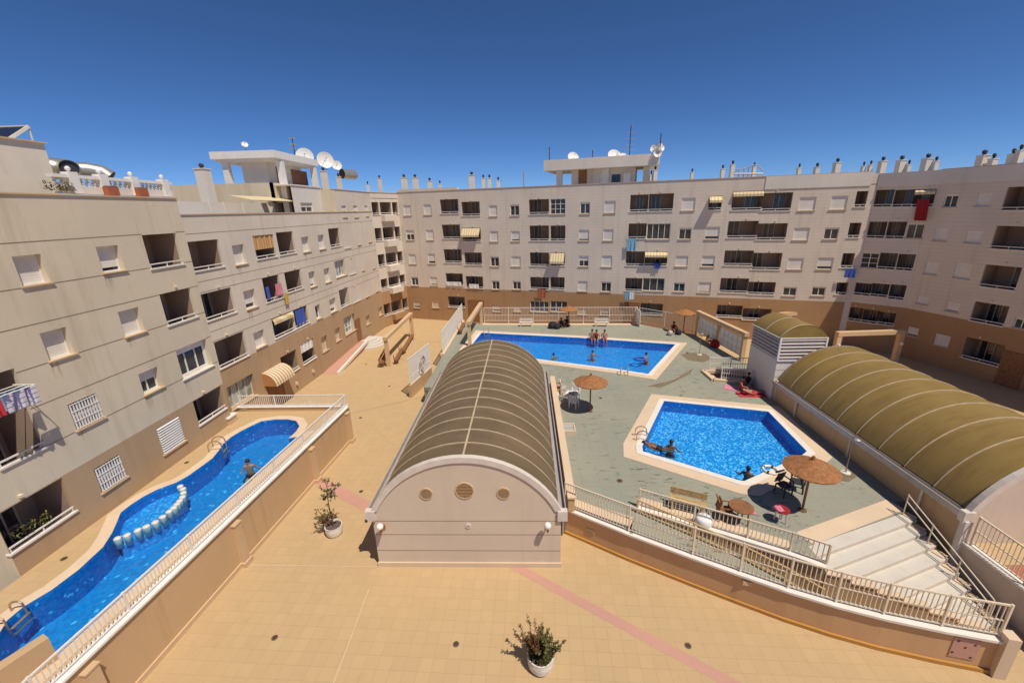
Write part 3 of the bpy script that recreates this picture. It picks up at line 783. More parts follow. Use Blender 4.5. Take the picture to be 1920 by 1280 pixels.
specD = [
 ('G',1250,385,1335,495),('S',1530,375,1615,490),('L',1780,325,2000,520),
 ('S',1165,680,1245,790),('S',1435,700,1540,810),('L',1685,655,1950,868),
 ('S',1085,965,1165,1078),('S',1345,970,1445,1115),('L',1590,985,1840,1210)]
for s_ in [('S',1010,250,1090,330),('S',1265,300,1355,395),('L',1500,295,1740,512),('G',1850,430,1950,543),
 ('S',930,510,1000,610),('S',1165,570,1265,695),('L',1430,600,1700,855)]:
    specD.append(s_+(dict(cv=d_),))
make_facade(fk, D, specK, c_, 0, CL, 0, 15.3, 4.2, ('cream_far', 'brown'), .12)
make_facade(fd, D, specD, c_, 0, 26, 0, 15.3, 4.2, ('cream_far', 'brown'), .12)
body(fd, D, 0, 26, 15.3, 10, 14.4, 'cream_far')
w = MB(); fd.box(w, 0, 26, 14.25, 15.299, .004, .05); fk.box(w, 0, CL, 14.25, 15.299, .004, .05); w.build('parapet_band', 'white_render', D)
w = MB(); a0 = fd.px(*d_(1765, 690)); fd.box(w, a0[0], a0[0]+1.3, .02, 2.6, .003, .06); w.build('entrance_door', 'wood', D)
pB = fb.pt(UB, 0); pD = fk.pt(0, 0)
w = MB(); w.q((pB.x, pB.y, 0), (pD.x, pD.y, 0), (pD.x, pD.y, 15.3), (pB.x, pB.y, 15.3)); w.build('corner_wall', 'cream_far', D, fixn=False)
w = MB(); w.prism([(pB.x, pB.y), (pD.x, pD.y), (pk.x, pk.y), (pk.x+9, pk.y+3), (pB.x+5, pB.y+9)], 14.4, 14.5); w.build('corner_roof', 'grey_render', D)
# ------------------------------------------------------------------ left pool terrace
ZD = 1.95
def wx(y): return -11.72+.0655*(y-8.5)         # outer face of the retaining wall
Y0, Y1 = 3.0, 22.4
deck_outer = [(-17.0, Y0), (wx(Y0)-.25, Y0), (wx(Y1)-.25, Y1), (-17.9, Y1), (-17.9, 21.05), (-17.0, 21.05)]
zw = 1.86
pool_px = [(17,1167),(47,1142),(100,1110),(150,1072),(195,1030),(212,1003),(220,985),(228,965),(247,950),(270,935),(295,922),(332,908),(352,897),(380,877),(400,862),(412,847),(420,835),(435,822),(455,810),(475,800),(490,793),(520,786),(542,787),(556,792),(562,802),(556,812),(542,825)]
left_edge = [at(x, y, zw) for x, y in pool_px]
def px_in(y): return wx(y)-1.12
tail = [V((px_in(y), y, 0)) for y in (19.4, 17, 14, 11, 8, 5.5, 4.4)]
near = [V((-14.6, 4.4, 0)), V((-14.9, 6.2, 0)), V((-14.6, 7.4, 0))]
end0 = left_edge[0]
left_pool = [(p.x, min(p.y, 21.3)) for p in left_edge]+[(p.x, p.y) for p in tail if p.x > -99]+[(p.x, p.y) for p in near]
def offset(loop, d):
    n = len(loop); out = []
    area = sum(loop[i][0]*loop[(i+1) % n][1]-loop[(i+1) % n][0]*loop[i][1] for i in range(n))
    sg = 1 if area > 0 else -1
    for i in range(n):
        p0, p1, p2 = V(loop[i-1]), V(loop[i]), V(loop[(i+1) % n])
        e1 = (p1-p0).normalized(); e2 = (p2-p1).normalized()
        n1 = V((e1.y, -e1.x))*sg; n2 = V((e2.y, -e2.x))*sg
        b = (n1+n2)
        if b.length < .2: b = n1
        b.normalize(); k = max(.55, b.dot(n1)); out.append(tuple(p1+b*(d/k)))
    return out
def make_pool(name, loop, ztop_, zwater, zfloor, cop, label, inner_white=.0, matw='mosaic'):
    root = thing(name, label, 'swimming pool', (sum(p[0] for p in loop)/len(loop), sum(p[1] for p in loop)/len(loop), zfloor))
    b = MB().sheet([loop], zfloor); b.build('pool_floor', matw, root, fixn=False)
    b = MB().band(loop, zfloor, ztop_); b.build('pool_wall', 'mosaic_shaded', root, fixn=False)
    b = MB().sheet([loop], zwater); b.build('water_surface', 'water', root, fixn=False)
    return root
LP = make_pool('swimming_pool', left_pool, ZD+.03, zw, .95, .5, 'narrow curved swimming pool with a kiddie bay beside the left cream block', matw='mosaic_left')
cop_out = offset(left_pool, .42)
n_l = len(left_edge)
cop_out = [(min(x, wx(y)-.27), max(y, Y0+.02)) for x, y in cop_out]
b = MB().sheet([cop_out, left_pool], ZD+.03); b.band(cop_out, ZD, ZD+.03); b.build('pool_coping', 'coping', LP, fixn=False)
dk = MB().sheet([deck_outer, left_pool], ZD)
struct(dk.build('pool_terrace_ground', 'paving', fixn=False))
# kiddie bay: raised shallow floor behind the arc of stones
st_px = [(219,1006),(237,1000),(257,991),(273,984),(290,976),(304,966),(316,956),(325,949),(331,942),(336,936),(341,929),(343,921),(342,914),(337,909)]
st = [at(x, y, zw+.06) for x, y in st_px]
bay = [(p.x, p.y) for p in st]+[(p.x, p.y) for p in left_edge[11:5:-1]]
b = MB().sheet([bay], 1.5); b.band(bay, .8, 1.5); b.build('shallow_bay_floor', 'mosaic', LP, fixn=False)
for i, p in enumerate(st):
    b = MB().lathe((p.x, p.y, 1.45), [(.0, 0), (.11, 0), (.125, .39), (.115, .43), (.08, .45), (0, .455)], 10, wob=.09)
    o = b.build('stepping_stone', 'stone', smooth=True)
    tag(o, 'round white stone, %s from the near end of the row fencing the kiddie bay' % ORD[i], 'stone', 'stones around the kiddie bay')
# retaining wall with pilasters and coping
rw = thing('retaining_wall', 'tan rendered retaining wall with pilasters below the white pool balustrade', 'wall', (wx(12), 12, 0))
b = MB()
a, c = V((wx(Y0), Y0, 0)), V((wx(Y1), Y1, 0)); dw = (c-a).normalized(); nw = V((dw.y, -dw.x, 0))
L = (c-a).length
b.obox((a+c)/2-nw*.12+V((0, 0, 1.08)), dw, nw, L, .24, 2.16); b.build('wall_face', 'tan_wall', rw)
b = MB(); b.obox((a+c)/2+nw*.03+V((0, 0, .09)), dw, nw, L, .06, .18); b.build('plinth', 'tan_trim', rw)
b = MB(); b.obox((a+c)/2-nw*.1+V((0, 0, 2.2)), dw, nw, L, .36, .07); b.build('wall_coping', 'white', rw)
for y in (4.6, 7.6, 12.95, 18.25, 22.1):
    p = V((wx(y), y, 0)); b = MB()
    b.obox(p+nw*.09+V((0, 0, .95)), dw, nw, .32, .18, 1.9); b.obox(p+nw*.12+V((0, 0, .1)), dw, nw, .44, .26, .2); b.obox(p+nw*.09+V((0, 0, 1.93)), dw, nw, .38, .22, .06)
    b.build('pilaster', 'tan_trim', rw)
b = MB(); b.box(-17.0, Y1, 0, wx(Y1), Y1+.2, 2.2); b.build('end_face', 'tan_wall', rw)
b = MB(); b.box(-17.6, Y1-.05, 2.2, wx(Y1)-.04, Y1+.25, 2.26); b.build('end_coping', 'white', rw)
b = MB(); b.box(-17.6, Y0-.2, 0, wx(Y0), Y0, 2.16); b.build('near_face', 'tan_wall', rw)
# ---- generic bar fence
def fence(name, label, pts, h, lift, mat, post=1.9, gap=.12, mid=True, rail=.05, group=None, bar=.022, cat='fence'):
    "pts: 3-D foot line; rails, posts and bar panels are parts"
    pts = [V(p) for p in pts]
    root = thing(name, label, cat, pts[0], group)
    up = V((0, 0, 1))
    tr = MB(); br = MB()
    for a, c in zip(pts[:-1], pts[1:]):
        tr.bar(a+up*h, c+up*h, rail, rail); br.bar(a+up*lift, c+up*lift, rail*.8, rail*.8)
        if mid: br.bar(a+up*(h*.52), c+up*(h*.52), rail*.7, rail*.7)
    tr.build('top_rail', mat, root); br.build('lower_rail', mat, root)
    for a, c in zip(pts[:-1], pts[1:]):
        L = (c-a).length; n = max(1, round(L/post)); d = (c-a).normalized()
        for k in range(n):
            p0 = a.lerp(c, k/n); p1 = a.lerp(c, (k+1)/n)
            q = MB(); q.bar(p0, p0+up*(h+.04), .06, .06); q.build('post', mat, root)
            m_ = max(2, round((p1-p0).length/gap)); w = MB()
            for j in range(1, m_):
                x = p0.lerp(p1, j/m_); w.bar(x+up*lift, x+up*h, bar, bar)
            w.build('bar_panel', mat, root)
    q = MB(); q.bar(pts[-1], pts[-1]+up*(h+.04), .06, .06); q.build('post', mat, root)
    return root
zc = 2.235
fence('balustrade', 'long white balustrade on the retaining wall beside the curved pool', [(wx(y)-.1, y, zc) for y in (4.4, 9, 13.5, 18, Y1)], .68, .06, 'white_metal', 1.9, .12, mid=False)
fence('balustrade', 'white balustrade closing the far end of the curved pool terrace', [(-17.4, Y1+.08, 2.26), (wx(Y1)-.1, Y1+.08, 2.26)], .68, .06, 'white_metal', 1.9, .12, mid=False)
# block of wall in the near corner
p = at(66, 1190, 2.75); d_w = (at(20, 1230, 2.75)-p).normalized()
pr = V((-d_w.y, d_w.x, 0)); pr = pr if pr.y < 0 else -pr
b = MB()
q0 = at(82, 1188, 2.75); q1 = at(-60, 1280, 2.75); dd = (q1-q0).normalized(); nn = V((dd.y, -dd.x, 0)); nn = nn if nn.x > 0 else -nn
b.obox((q0+q1)/2+nn*.12+V((0, 0, -1.375)), dd, nn, (q1-q0).length, .3, 2.75)
o = b.build('end_wall', ['tan_wall']); tag(o, 'short tan wall stub at the near end of the curved pool', 'wall')
# white utility box
p = at(424, 797, ZD)
bx = thing('utility_box', 'low white-topped utility box beside the curved pool terrace balustrade', 'utility box', p)
b = MB(); b.box(p.x-.6, p.y-.02, ZD, p.x+.25, p.y+.62, ZD+.38); b.build('box_body', 'tan_trim', bx)
b = MB(); b.box(p.x-.65, p.y-.07, ZD+.38, p.x+.3, p.y+.67, ZD+.47); b.build('lid', 'white', bx)

# ------------------------------------------------------------------ raised sun terrace with two pools
ZT = 1.3
outer = [at(x, y, 1.25) for x, y in ((1060,952),(1180,1000),(1300,1044),(1390,1076),(1480,1107),(1570,1134),(1660,1157),(1770,1180),(1880,1200))]
inner = [at(x, y, ZT+.02) for x, y in ((1198,950),(1300,981),(1400,1011),(1480,1036),(1548,1060))]
S1 = at(1548, 1012, ZT); S2 = at(1702, 958, ZT)
VX = 15.55
terr = [(1.35, 14.45), (outer[0].x+.1, outer[0].y+.28), (outer[1].x-.1, outer[1].y+.25)]
terr += [(inner[0].x, inner[0].y-.25)]+[(p.x, p.y) for p in inner]
i_end = inner[-1]
s_dir = V((.94, .342, 0)).normalized()
SX = 15.05
def step_y(yr, x): return yr+(x-SX)*.364
L1 = V((i_end.x, step_y(14.39, i_end.x), 0)); L2 = V((SX, 14.39, 0))
back = [at(x, y, ZT) for x, y in ((1390,676),(1302,627),(1190,606),(905,606),(872,601))]
terr += [(L1.x, L1.y), (L2.x, L2.y), (SX+.02, 15.0), (VX, 15.0), (VX, 24.7), (17.2, 24.7), (back[0].x, back[0].y), (back[1].x, back[1].y), (back[2].x, back[2].y), (back[3].x, back[3].y), (-7.2, 45.4), (-7.4, 27.2), (1.35, 27.2)]
big = [at(x, y, 1.2) for x, y in ((903,626),(960,629),(1080,635),(1266,648),(1215,704),(1150,694),(1010,676),(930,664),(880,655))]
big = [(p.x, p.y) for p in big]
small = [at(x, y, 1.2) for x, y in ((1245,755),(1440,775),(1512,850),(1502,858),(1395,906),(1386,905),(1205,850),(1204,840))]
small = [(p.x, p.y) for p in small]
well = [at(x, y, ZT) for x, y in ((1318,697),(1408,698),(1412,720),(1338,714))]
well = [(p.x, p.y) for p in well]
tg = MB().sheet([terr, big, small, well], ZT)
tg.band(terr, 0, ZT-.002)
struct(tg.build('sun_terrace_ground', 'terrace', fixn=False))
for lp, nm, lb in ((big, 'swimming_pool', 'large rectangular blue pool at the back of the green terrace'), (small, 'swimming_pool', 'five-sided blue pool in the middle of the green terrace')):
    r_ = make_pool(nm, lp, ZT+.04, 1.2, .6, .5, lb, matw='mosaic_small' if lp is small else 'mosaic')
    i1 = offset(lp, .32); i2 = offset(lp, .95 if lp is small else .8)
    if lp is big:
        i1 = [(max(-5.9, x), y) for x, y in i1]
    b = MB().sheet([i1, lp], ZT+.04); b.band(i1, ZT, ZT+.04); b.build('pool_edge', 'coping_white', r_, fixn=False)
    b = MB().sheet([i2, i1], ZT+.012); b.build('pool_surround', 'coping', r_, fixn=False)
# tan edge strips of the terrace
def band_ground(name, pts, w, z, mat):
    b = MB()
    for a, c in zip(pts[:-1], pts[1:]):
        d = (c-a).normalized(); n = V((-d.y, d.x, 0))*w/2
        b.q(ztop(a-n, z), ztop(c-n, z), ztop(c+n, z), ztop(a+n, z))
    return struct(b.build(name, mat))
band_ground('terrace_edge_strip', [at(1062, 938, ZT), at(1185, 978, ZT)], .55, ZT+.005, 'coping')
band_ground('terrace_edge_strip', [back[2]+V((0, -.35, 0)), back[3]+V((0, -.35, 0))], .6, ZT+.005, 'coping')
band_ground('terrace_edge_strip', [V((L1.x+.1, L1.y+.36, 0)), V((L2.x-.1, L2.y+.4, 0))], .66, ZT+.005, 'coping')
band_ground('terrace_edge_strip', [at(1200, 938, ZT), at(1300, 968, ZT), at(1480, 1022, ZT)], .5, ZT+.007, 'coping')
# outer wall of the ramp: ochre cladding, white coping, plinth
ow = thing('terrace_wall', 'ochre clad boundary wall curving round the ramp with white coping', 'wall', (outer[4].x, outer[4].y, 0))
b = MB(); cpn = MB(); pl = MB()
ew = outer+[]
b.strip3(ew, -.2, 0, 0, 1.2); cpn.strip3(ew, -.25, .09, 1.195, 1.275); pl.strip3(ew, -.02, .07, 0, .13)
b.build('wall_face', 'orange_wall', ow); cpn.build('wall_coping', 'coping_white', ow); pl.build('plinth', 'ochre_trim', ow)
# end pier and little panels on that wall
e0, e1 = outer[-2], outer[-1]; d = (e1-e0); d.z = 0; d.normalize(); n = V((d.y, -d.x, 0))
b = MB(); b.obox(V((e1.x, e1.y, .75))+d*.12, d, n, .3, .34, 1.5); b.build('end_pier', 'coping', ow)
mp = outer[-1]-d*.75; b = MB(); b.obox(V((mp.x, mp.y, .72))+n*.012, d, n, .62, .02, .75); mb_ = b.build('meter_door', 'pink_paving', ow)
b = MB()
for sx, sz in ((-.2, .25), (.2, .2), (-.25, -.2), (.2, -.28), (0, .05)): b.obox(V((mp.x, mp.y, .72+sz))+d*sx+n*.026, d, n, .05, .012, .05)
b.build('vent_hole', 'dark', mb_)
vp = outer[0].lerp(outer[1], .42); d0 = (outer[1]-outer[0]); d0.z = 0; d0.normalize(); n0 = V((d0.y, -d0.x, 0))
b = MB(); b.obox(V((vp.x, vp.y, .62))+n0*.01, d0, n0, .36, .03, .2); vv = b.build('vent_grille', 'tan_trim', ow)
b = MB()
for k in range(4): b.obox(V((vp.x, vp.y, .55+.045*k))+n0*.03, d0, n0, .3, .012, .016)
b.build('grille_slat', 'brown', vv)
bp_ = outer[3].lerp(outer[4], .15); b = MB(); b.obox(V((bp_.x, bp_.y, 1.0))+n*.03, d, n, .28, .06, .16); b.build('light_box', 'tan_trim', ow)
# ramp and inner wall
rp = MB()
rpts_o = outer[1:6]; rn = len(rpts_o)
def zr(k): return ZT-.01-(ZT-.02)*max(0, (k-.15)/(rn-1.15))
RI = [inner[0], inner[1], inner[2], inner[3], inner[4]]
for k in range(rn-1):
    a, c = rpts_o[k], rpts_o[k+1]; e_, g_ = RI[k], RI[k+1]
    rp.q((a.x, a.y, zr(k)), (c.x, c.y, zr(k+1)), (g_.x, g_.y, zr(k+1)), (e_.x, e_.y, zr(k)))
struct(rp.build('ramp', 'terrace', fixn=False))
iw = thing('ramp_wall', 'low inner wall of the ramp with pinkish white coping', 'wall', (inner[2].x, inner[2].y, 0))
b = MB(); cpn = MB(); b.strip3(inner, -.04, .14, 0, 1.32); cpn.strip3(inner, -.1, .2, 1.32, 1.4)
b.build('wall_face', 'brown_near', iw); cpn.build('wall_coping', 'coping_white', iw)
fence('railing', 'cream bar railing standing on the curved outer ramp wall', [V((p.x, p.y, 1.275))+V((-.0, .1, 0)) for p in outer], 1.14, .09, 'cream_metal', 1.9, .125)
fence('railing', 'cream bar railing along the inner ramp wall beside the picnic bench', [V((p.x, p.y, 1.4)) for p in inner], .78, .09, 'cream_metal', 1.9, .14, mid=False)
hr = []
for k in range(0, 5):
    a = RI[k].lerp(rpts_o[k], .22); hr.append(V((a.x, a.y, zr(k))))
fence('handrail', 'tan sloping handrail running down the ramp', hr, .62, .1, 'tan_metal', 2.2, .16, mid=False, bar=.024)
# steps down from the terrace
stp = thing('steps', 'broad white steps descending from the terrace beside the curved wall', 'steps', (L2.x, L2.y, 0))
ns = 8; YR = [14.38-3.75*k/ns for k in range(ns+1)]
lE = V((13.9, 10.5, 0)); sl_ = (lE.y-i_end.y)/(lE.x-i_end.x)
def left_pt(yr):                                    # where a step edge meets the ramp stringer
    x = (i_end.y-sl_*i_end.x-yr+.364*SX)/(.364-sl_)
    if x < i_end.x: return V((i_end.x, step_y(yr, i_end.x), 0))
    return V((x, step_y(yr, x), 0))
for k in range(ns):
    zt_ = ZT-.012-k*ZT/ns
    f0, f1 = left_pt(YR[k]), left_pt(YR[k+1]); g0, g1 = V((SX, YR[k], 0)), V((SX, YR[k+1], 0))
    pts = [f0, f1, g1, g0]
    if f0.x <= i_end.x+.001 and f1.x > i_end.x+.001: pts = [f0, V((i_end.x, i_end.y+.01, 0)), f1, g1, g0]
    b = MB(); b.prism([(p_.x, p_.y) for p_ in pts], 0, zt_); b.build('step', 'step_white', stp)
    b = MB(); b.bar(f1+V((.02, .02, zt_-.02)), g1+V((-.02, .02, zt_-.02)), .05, .03); b.build('nosing', 'coping', stp)
    b = MB(); b.obox(V((SX-.12, (YR[k]+YR[k+1])/2-.02, zt_+.02)), s_dir, V((-s_dir.y, s_dir.x, 0)), .3, .34, .03); b.build('step_edge', 'coping', stp)
    if f1.x > i_end.x+.1:
        a0 = f0 if f0.x > i_end.x else V((i_end.x, i_end.y, 0)); b = MB(); b.bar(V((a0.x, a0.y, (zt_+.08)/2)), V((f1.x, f1.y, (zt_+.08)/2)), .2, zt_+.08); st2 = b.build('stringer', 'brown_near', stp)
        b = MB(); b.bar(V((a0.x, a0.y, zt_+.105)), V((f1.x, f1.y, zt_+.105)), .26, .05); b.build('stringer_cap', 'coping', st2)
r0 = V((SX-.3, 14.2, 0)); r1 = V((SX-.3, 10.7, 0))
hd = thing('handrail', 'double steel handrail beside the broad white steps', 'handrail', r1)
for hgt in (.9, .62):
    b = MB(); b.tube([(r0.x, r0.y, ZT+hgt), (r1.x, r1.y, .05+hgt)], .022); b.build('rail', 'cream_metal', hd)
for k in (0, .33, .66, 1):
    p = r0.lerp(r1, k); b = MB(); b.tube([(p.x, p.y, ZT*(1-k)-.02), (p.x, p.y, ZT*(1-k)+.95)], .02); b.build('post', 'cream_metal', hd)

# ------------------------------------------------------------------ barrel-vaulted buildings
def arc(x0, x1, ze, rise, n=24):
    c = (x1-x0)/2; Rr = (c*c+rise*rise)/(2*rise); zc_ = ze+rise-Rr; tm = math.asin(min(1, c/Rr)); 
    if rise > c: tm = math.pi-tm
    return [((x0+x1)/2+Rr*math.sin(-tm+2*tm*k/n), zc_+Rr*math.cos(-tm+2*tm*k/n)) for k in range(n+1)]
def vault(label, x0, x1, y0, y1, ze, rise, nrib, mat, ribmat, ridge=True, side='gable'):
    root = thing('vaulted_building', label, 'building', ((x0+x1)/2, (y0+y1)/2, 0))
    A = arc(x0+.12, x1-.12, ze+.02, rise)
    b = MB()
    for (xa, za), (xb, zb2) in zip(A[:-1], A[1:]): b.q((xa, y0+.12, za), (xb, y0+.12, zb2), (xb, y1-.02, zb2), (xa, y1-.02, za))
    b.build('vault_roof', mat, root, smooth=True)
    AO = arc(x0+.1, x1-.1, ze+.04, rise+.02)
    for k in range(1, nrib):
        y = y0+.12+(y1-y0-.14)*k/nrib; b = MB()
        for (xa, za), (xb, zb2) in zip(AO[:-1], AO[1:]):
            b.q((xa, y-.022, za), (xb, y-.022, zb2), (xb, y+.022, zb2), (xa, y+.022, za))
            b.q((xa, y-.022, za-.04), (xb, y-.022, zb2-.04), (xb, y-.022, zb2), (xa, y-.022, za))
            b.q((xa, y+.022, za-.04), (xb, y+.022, zb2-.04), (xb, y+.022, zb2), (xa, y+.022, za))
        b.build('rib', ribmat, root)
    if ridge:
        b = MB(); b.box((x0+x1)/2-.035, y0+.1, ze+rise+.02, (x0+x1)/2+.035, y1, ze+rise+.045); b.build('ridge_strip', 'rib_metal', root)
    for ya, yb, nm in ((y0, y0+.2, 'gable_wall'), (y1-.2, y1, 'rear_gable')):
        AG = arc(x0+.12, x1-.12, ze+.02, rise+.0); b = MB()
        prof = [(x0+.05, 0), (x0+.05, ze)]+AG+[(x1-.05, ze), (x1-.05, 0)]
        for y in (ya, yb): b.q(*[(x, y, z) for x, z in prof])
        for (xa, za), (xb, zb2) in zip(prof[:-1], prof[1:]): b.q((xa, ya, za), (xb, ya, zb2), (xb, yb, zb2), (xa, yb, za))
        gw = b.build(nm, ['gable'], root)
    # pale edge trim following the gable arch
    A1 = arc(x0+.02, x1-.02, ze+.03, rise+.12); A2 = arc(x0+.26, x1-.26, ze+.03, rise-.1)
    b = MB()
    for k in range(len(A1)-1):
        a_1, b_1, a_2, b_2 = A1[k], A1[k+1], A2[k], A2[k+1]
        b.q((a_1[0], y0-.05, a_1[1]), (b_1[0], y0-.05, b_1[1]), (b_2[0], y0-.05, b_2[1]), (a_2[0], y0-.05, a_2[1]))
        b.q((a_1[0], y0-.05, a_1[1]), (b_1[0], y0-.05, b_1[1]), (b_1[0], y0+.16, b_1[1]), (a_1[0], y0+.16, a_1[1]))
        b.q((a_2[0], y0-.05, a_2[1]), (b_2[0], y0-.05, b_2[1]), (b_2[0], y0+.02, b_2[1]), (a_2[0], y0+.02, a_2[1]))
    b.build('gable_trim', 'pale_trim', root)
    for x, sg in ((x0, -1), (x1, 1)):
        b = MB(); xo = x+sg*.0
        b.box(xo-.13, y0-.06, ze-.26, xo+.13, y1, ze-.2); b.box(xo+sg*.11, y0-.06, ze-.26, xo+sg*.15, y1, ze-.0)
        b.box(xo-sg*.13, y0-.06, ze-.26, xo-sg*.09, y1, ze-.02)
        b.build('gutter', 'grey_metal', root)
        b = MB(); b.box(xo-.18, y0-.1, ze-.36, xo+.18, y0+.12, ze+.06); b.build('gutter_box', 'pale_trim', root)
        b = MB(); b.box(xo-sg*.07, y0+.2, 0, xo-sg*.27, y1-.2, ze-.27); b.build('side_wall', side, root)
    return root
x0, x1, gy, zeave, rise = -5.98, 1.2, 12.87, 2.55, 2.18
V1 = vault('central barrel-vaulted building with grey-brown ribbed roof and round gable vents', x0, x1, gy, 27.2, zeave, rise, 14, 'vault', 'rib_metal')
b = MB(); b.box(x0+.02, gy-.06, 0, x1-.02, gy-.002, .2); b.build('plinth', 'coping', V1)
b = MB()
for z in (.75, 1.5, 2.12): b.box(x0+.06, gy-.004, z-.012, x1-.06, gy-.001, z+.012)
b.build('wall_joint', 'groove', V1)
for (px_, py_, rr) in ((799, 925, .25), (871, 919, .35), (944, 924, .25)):
    c = atY(px_, py_, gy); b = MB(); n = 28
    for k in range(n):
        t0, t1 = 2*math.pi*k/n, 2*math.pi*(k+1)/n
        def P(t, r, y): return (c.x+r*math.cos(t), y, c.z+r*math.sin(t))
        b.q(P(t0, rr, gy-.03), P(t1, rr, gy-.03), P(t1, rr-.04, gy-.03), P(t0, rr-.04, gy-.03)); b.q(P(t0, rr, gy-.03), P(t1, rr, gy-.03), P(t1, rr, gy), P(t0, rr, gy))
        b.q(P(t0, rr-.04, gy-.03), P(t1, rr-.04, gy-.03), P(t1, rr-.04, gy-.002), P(t0, rr-.04, gy-.002))
    rv = b.build('round_vent', 'tan_trim', V1)
    b = MB()
    for k in range(-5, 6):
        z = rr*k/5.6; hw = math.sqrt(max(0, (rr-.035)**2-z*z)); b.obox((c.x, gy-.016, c.z+z), (1, 0, 0), (0, 1, -.5), hw*2, .03, .012)
    b.build('vent_louvre', 'brown_near', rv)
    b = MB(); b.lathe((0, 0, 0), [(0, 0), (rr-.04, 0)], 28)
    b.v = [V((c.x+v_.x, gy-.003, c.z+v_.y)) for v_ in b.v]; b.build('vent_back', 'ochre_trim', rv)
c = atY(878, 985, gy); b = MB(); b.tube([(c.x, gy, c.z), (c.x, gy-.03, c.z)], .11, 16); rvs = b.build('round_plate', 'pale_trim', V1)
b = MB(); b.obox((c.x, gy-.034, c.z), (1, 0, .8), (0, 1, 0), .16, .008, .025); b.obox((c.x, gy-.034, c.z), (1, 0, -.8), (0, 1, 0), .12, .008, .02); b.build('plate_mark', 'brown_near', rvs)
for (px_, py_) in ((712, 987), (1027, 985)):
    c = atY(px_, py_, gy-.33)
    b = MB(); b.tube([(c.x, gy, c.z-.28), (c.x, gy-.33, c.z-.28)], .03); b.tube([(c.x, gy-.33, c.z-.28), (c.x, gy-.33, c.z-.1)], .04); b.obox((c.x, gy-.02, c.z-.28), (1, 0, 0), (0, 1, 0), .14, .04, .2)
    wl = b.build('wall_lamp', 'terracotta', V1)
    b = MB(); b.lathe((c.x, gy-.33, c.z), [(.0, -.13), (.08, -.105), (.12, -.05), (.13, 0), (.12, .05), (.08, .105), (0, .13)], 16); b.build('globe', 'white', wl, smooth=True)
c = atY(697, 972, gy-.05)
b = MB(); b.obox((x0-.1, gy+.1, c.z), (1, 0, 0), (0, 1, 0), .22, .12, .12); b.obox((x0-.16, gy-.02, c.z-.06), (1, 0, 0), (0, 1, 0), .1, .2, .1); b.build('floodlight', 'dark', V1)
# parapet and dark gap beside the central building
pp = thing('parapet_wall', 'low tan parapet along the right flank of the central barrel roof', 'wall', (1.75, 20, ZT))
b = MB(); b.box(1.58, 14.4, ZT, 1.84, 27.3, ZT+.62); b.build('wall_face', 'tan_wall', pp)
b = MB(); b.box(1.54, 14.35, ZT+.62, 1.88, 27.35, ZT+.69); b.build('wall_coping', 'coping', pp)
# right vault
X0, X1 = 15.45, 22.6
V2 = vault('long yellowed barrel-vaulted building on the right beside the five-sided pool', X0, X1, 12.75, 24.75, 2.6, 2.2, 9, 'vault_yellow', 'rib_metal', ridge=False, side='tan_wall')  # browner tan than the gable puts the flank's shade into its colour
b = MB(); b.box(X0-.12, 12.6, .0, X0+.14, 12.78, 2.3); b.build('drain_pipe', 'pale_trim', V2)
b = MB()
for k in range(8):
    y = 13.6+1.3*k
for y in (14.4, 18.2, 22.4):
    b.box(X0-.04, y-.05, 2.24, X0+.08, y+.05, 2.34); b.tube([(X0-.03, y, 2.3), (X0-.03, y, 1.25)], .045)
b.build('downpipe', 'pale_trim', V2)
# tower at the far end of the right vault
tw = thing('stair_tower', 'pale clad stair tower with small barrel roof at the far end of the yellow vault', 'tower', (16.7, 26.5, 0))
tx0, tx1, ty0, ty1, tz = 15.4, 18.15, 24.8, 28.0, 5.35
b = MB(); b.box(tx0, ty0, 0, tx1, ty1, tz-1.45); b.build('tower_wall', 'white_render', tw)
b = MB(); b.box(tx0+.02, ty0+.02, tz-1.45, tx1-.02, ty1-.02, tz); lv = b.build('louvre_band', 'grey_metal', tw)
b = MB()
for k in range(6):
    z = tz-1.35+.22*k; b.obox(((tx0+tx1)/2, ty0-.01, z+.1), (1, 0, 0), (0, 1, .45), tx1-tx0-.1, .14, .02); b.obox((tx0-.01, (ty0+ty1)/2, z+.1), (0, 1, 0), (-1, 0, .45), ty1-ty0-.1, .14, .02)
b.build('louvre', 'pale_trim', lv)
b = MB()
for z in (tz-1.47, tz-.03): b.box(tx0-.05, ty0-.07, z-.03, tx1+.05, ty0-.0, z+.03)
for x in (tx0, tx1): b.box(x-.05, ty0-.075, tz-1.5, x+.05, ty0-.01, tz)
b.box(tx0-.07, ty0, tz-.06, tx0-.0, ty1, tz)
b.build('louvre_frame', 'white', tw)
b = MB()
for z in (1.9, 2.35, 2.8, 3.25, 3.7): b.box(tx0-.004, ty0-.004, z-.012, tx1+.004, ty0-.001, z+.012)
b.build('wall_joint', 'groove', tw)
AT = arc(tx0-.04, tx1+.04, tz, .78); b = MB()
for (xa, za), (xb, zb2) in zip(AT[:-1], AT[1:]): b.q((xa, ty0-.05, za), (xb, ty0-.05, zb2), (xb, ty1, zb2), (xa, ty1, za))
b.q(*[(x, ty0-.04, z) for x, z in AT]); b.q(*[(x, ty1-.01, z) for x, z in AT])
b.build('tower_roof', 'vault_yellow', tw)
for y in (ty0-.05, (ty0+ty1)/2):
    b = MB(); AO = arc(tx0-.05, tx1+.05, tz+.02, .8)
    for (xa, za), (xb, zb2) in zip(AO[:-1], AO[1:]): b.q((xa, y, za), (xb, y, zb2), (xb, y+.06, zb2), (xa, y+.06, za))
    b.build('roof_rib', 'cream_metal', tw)
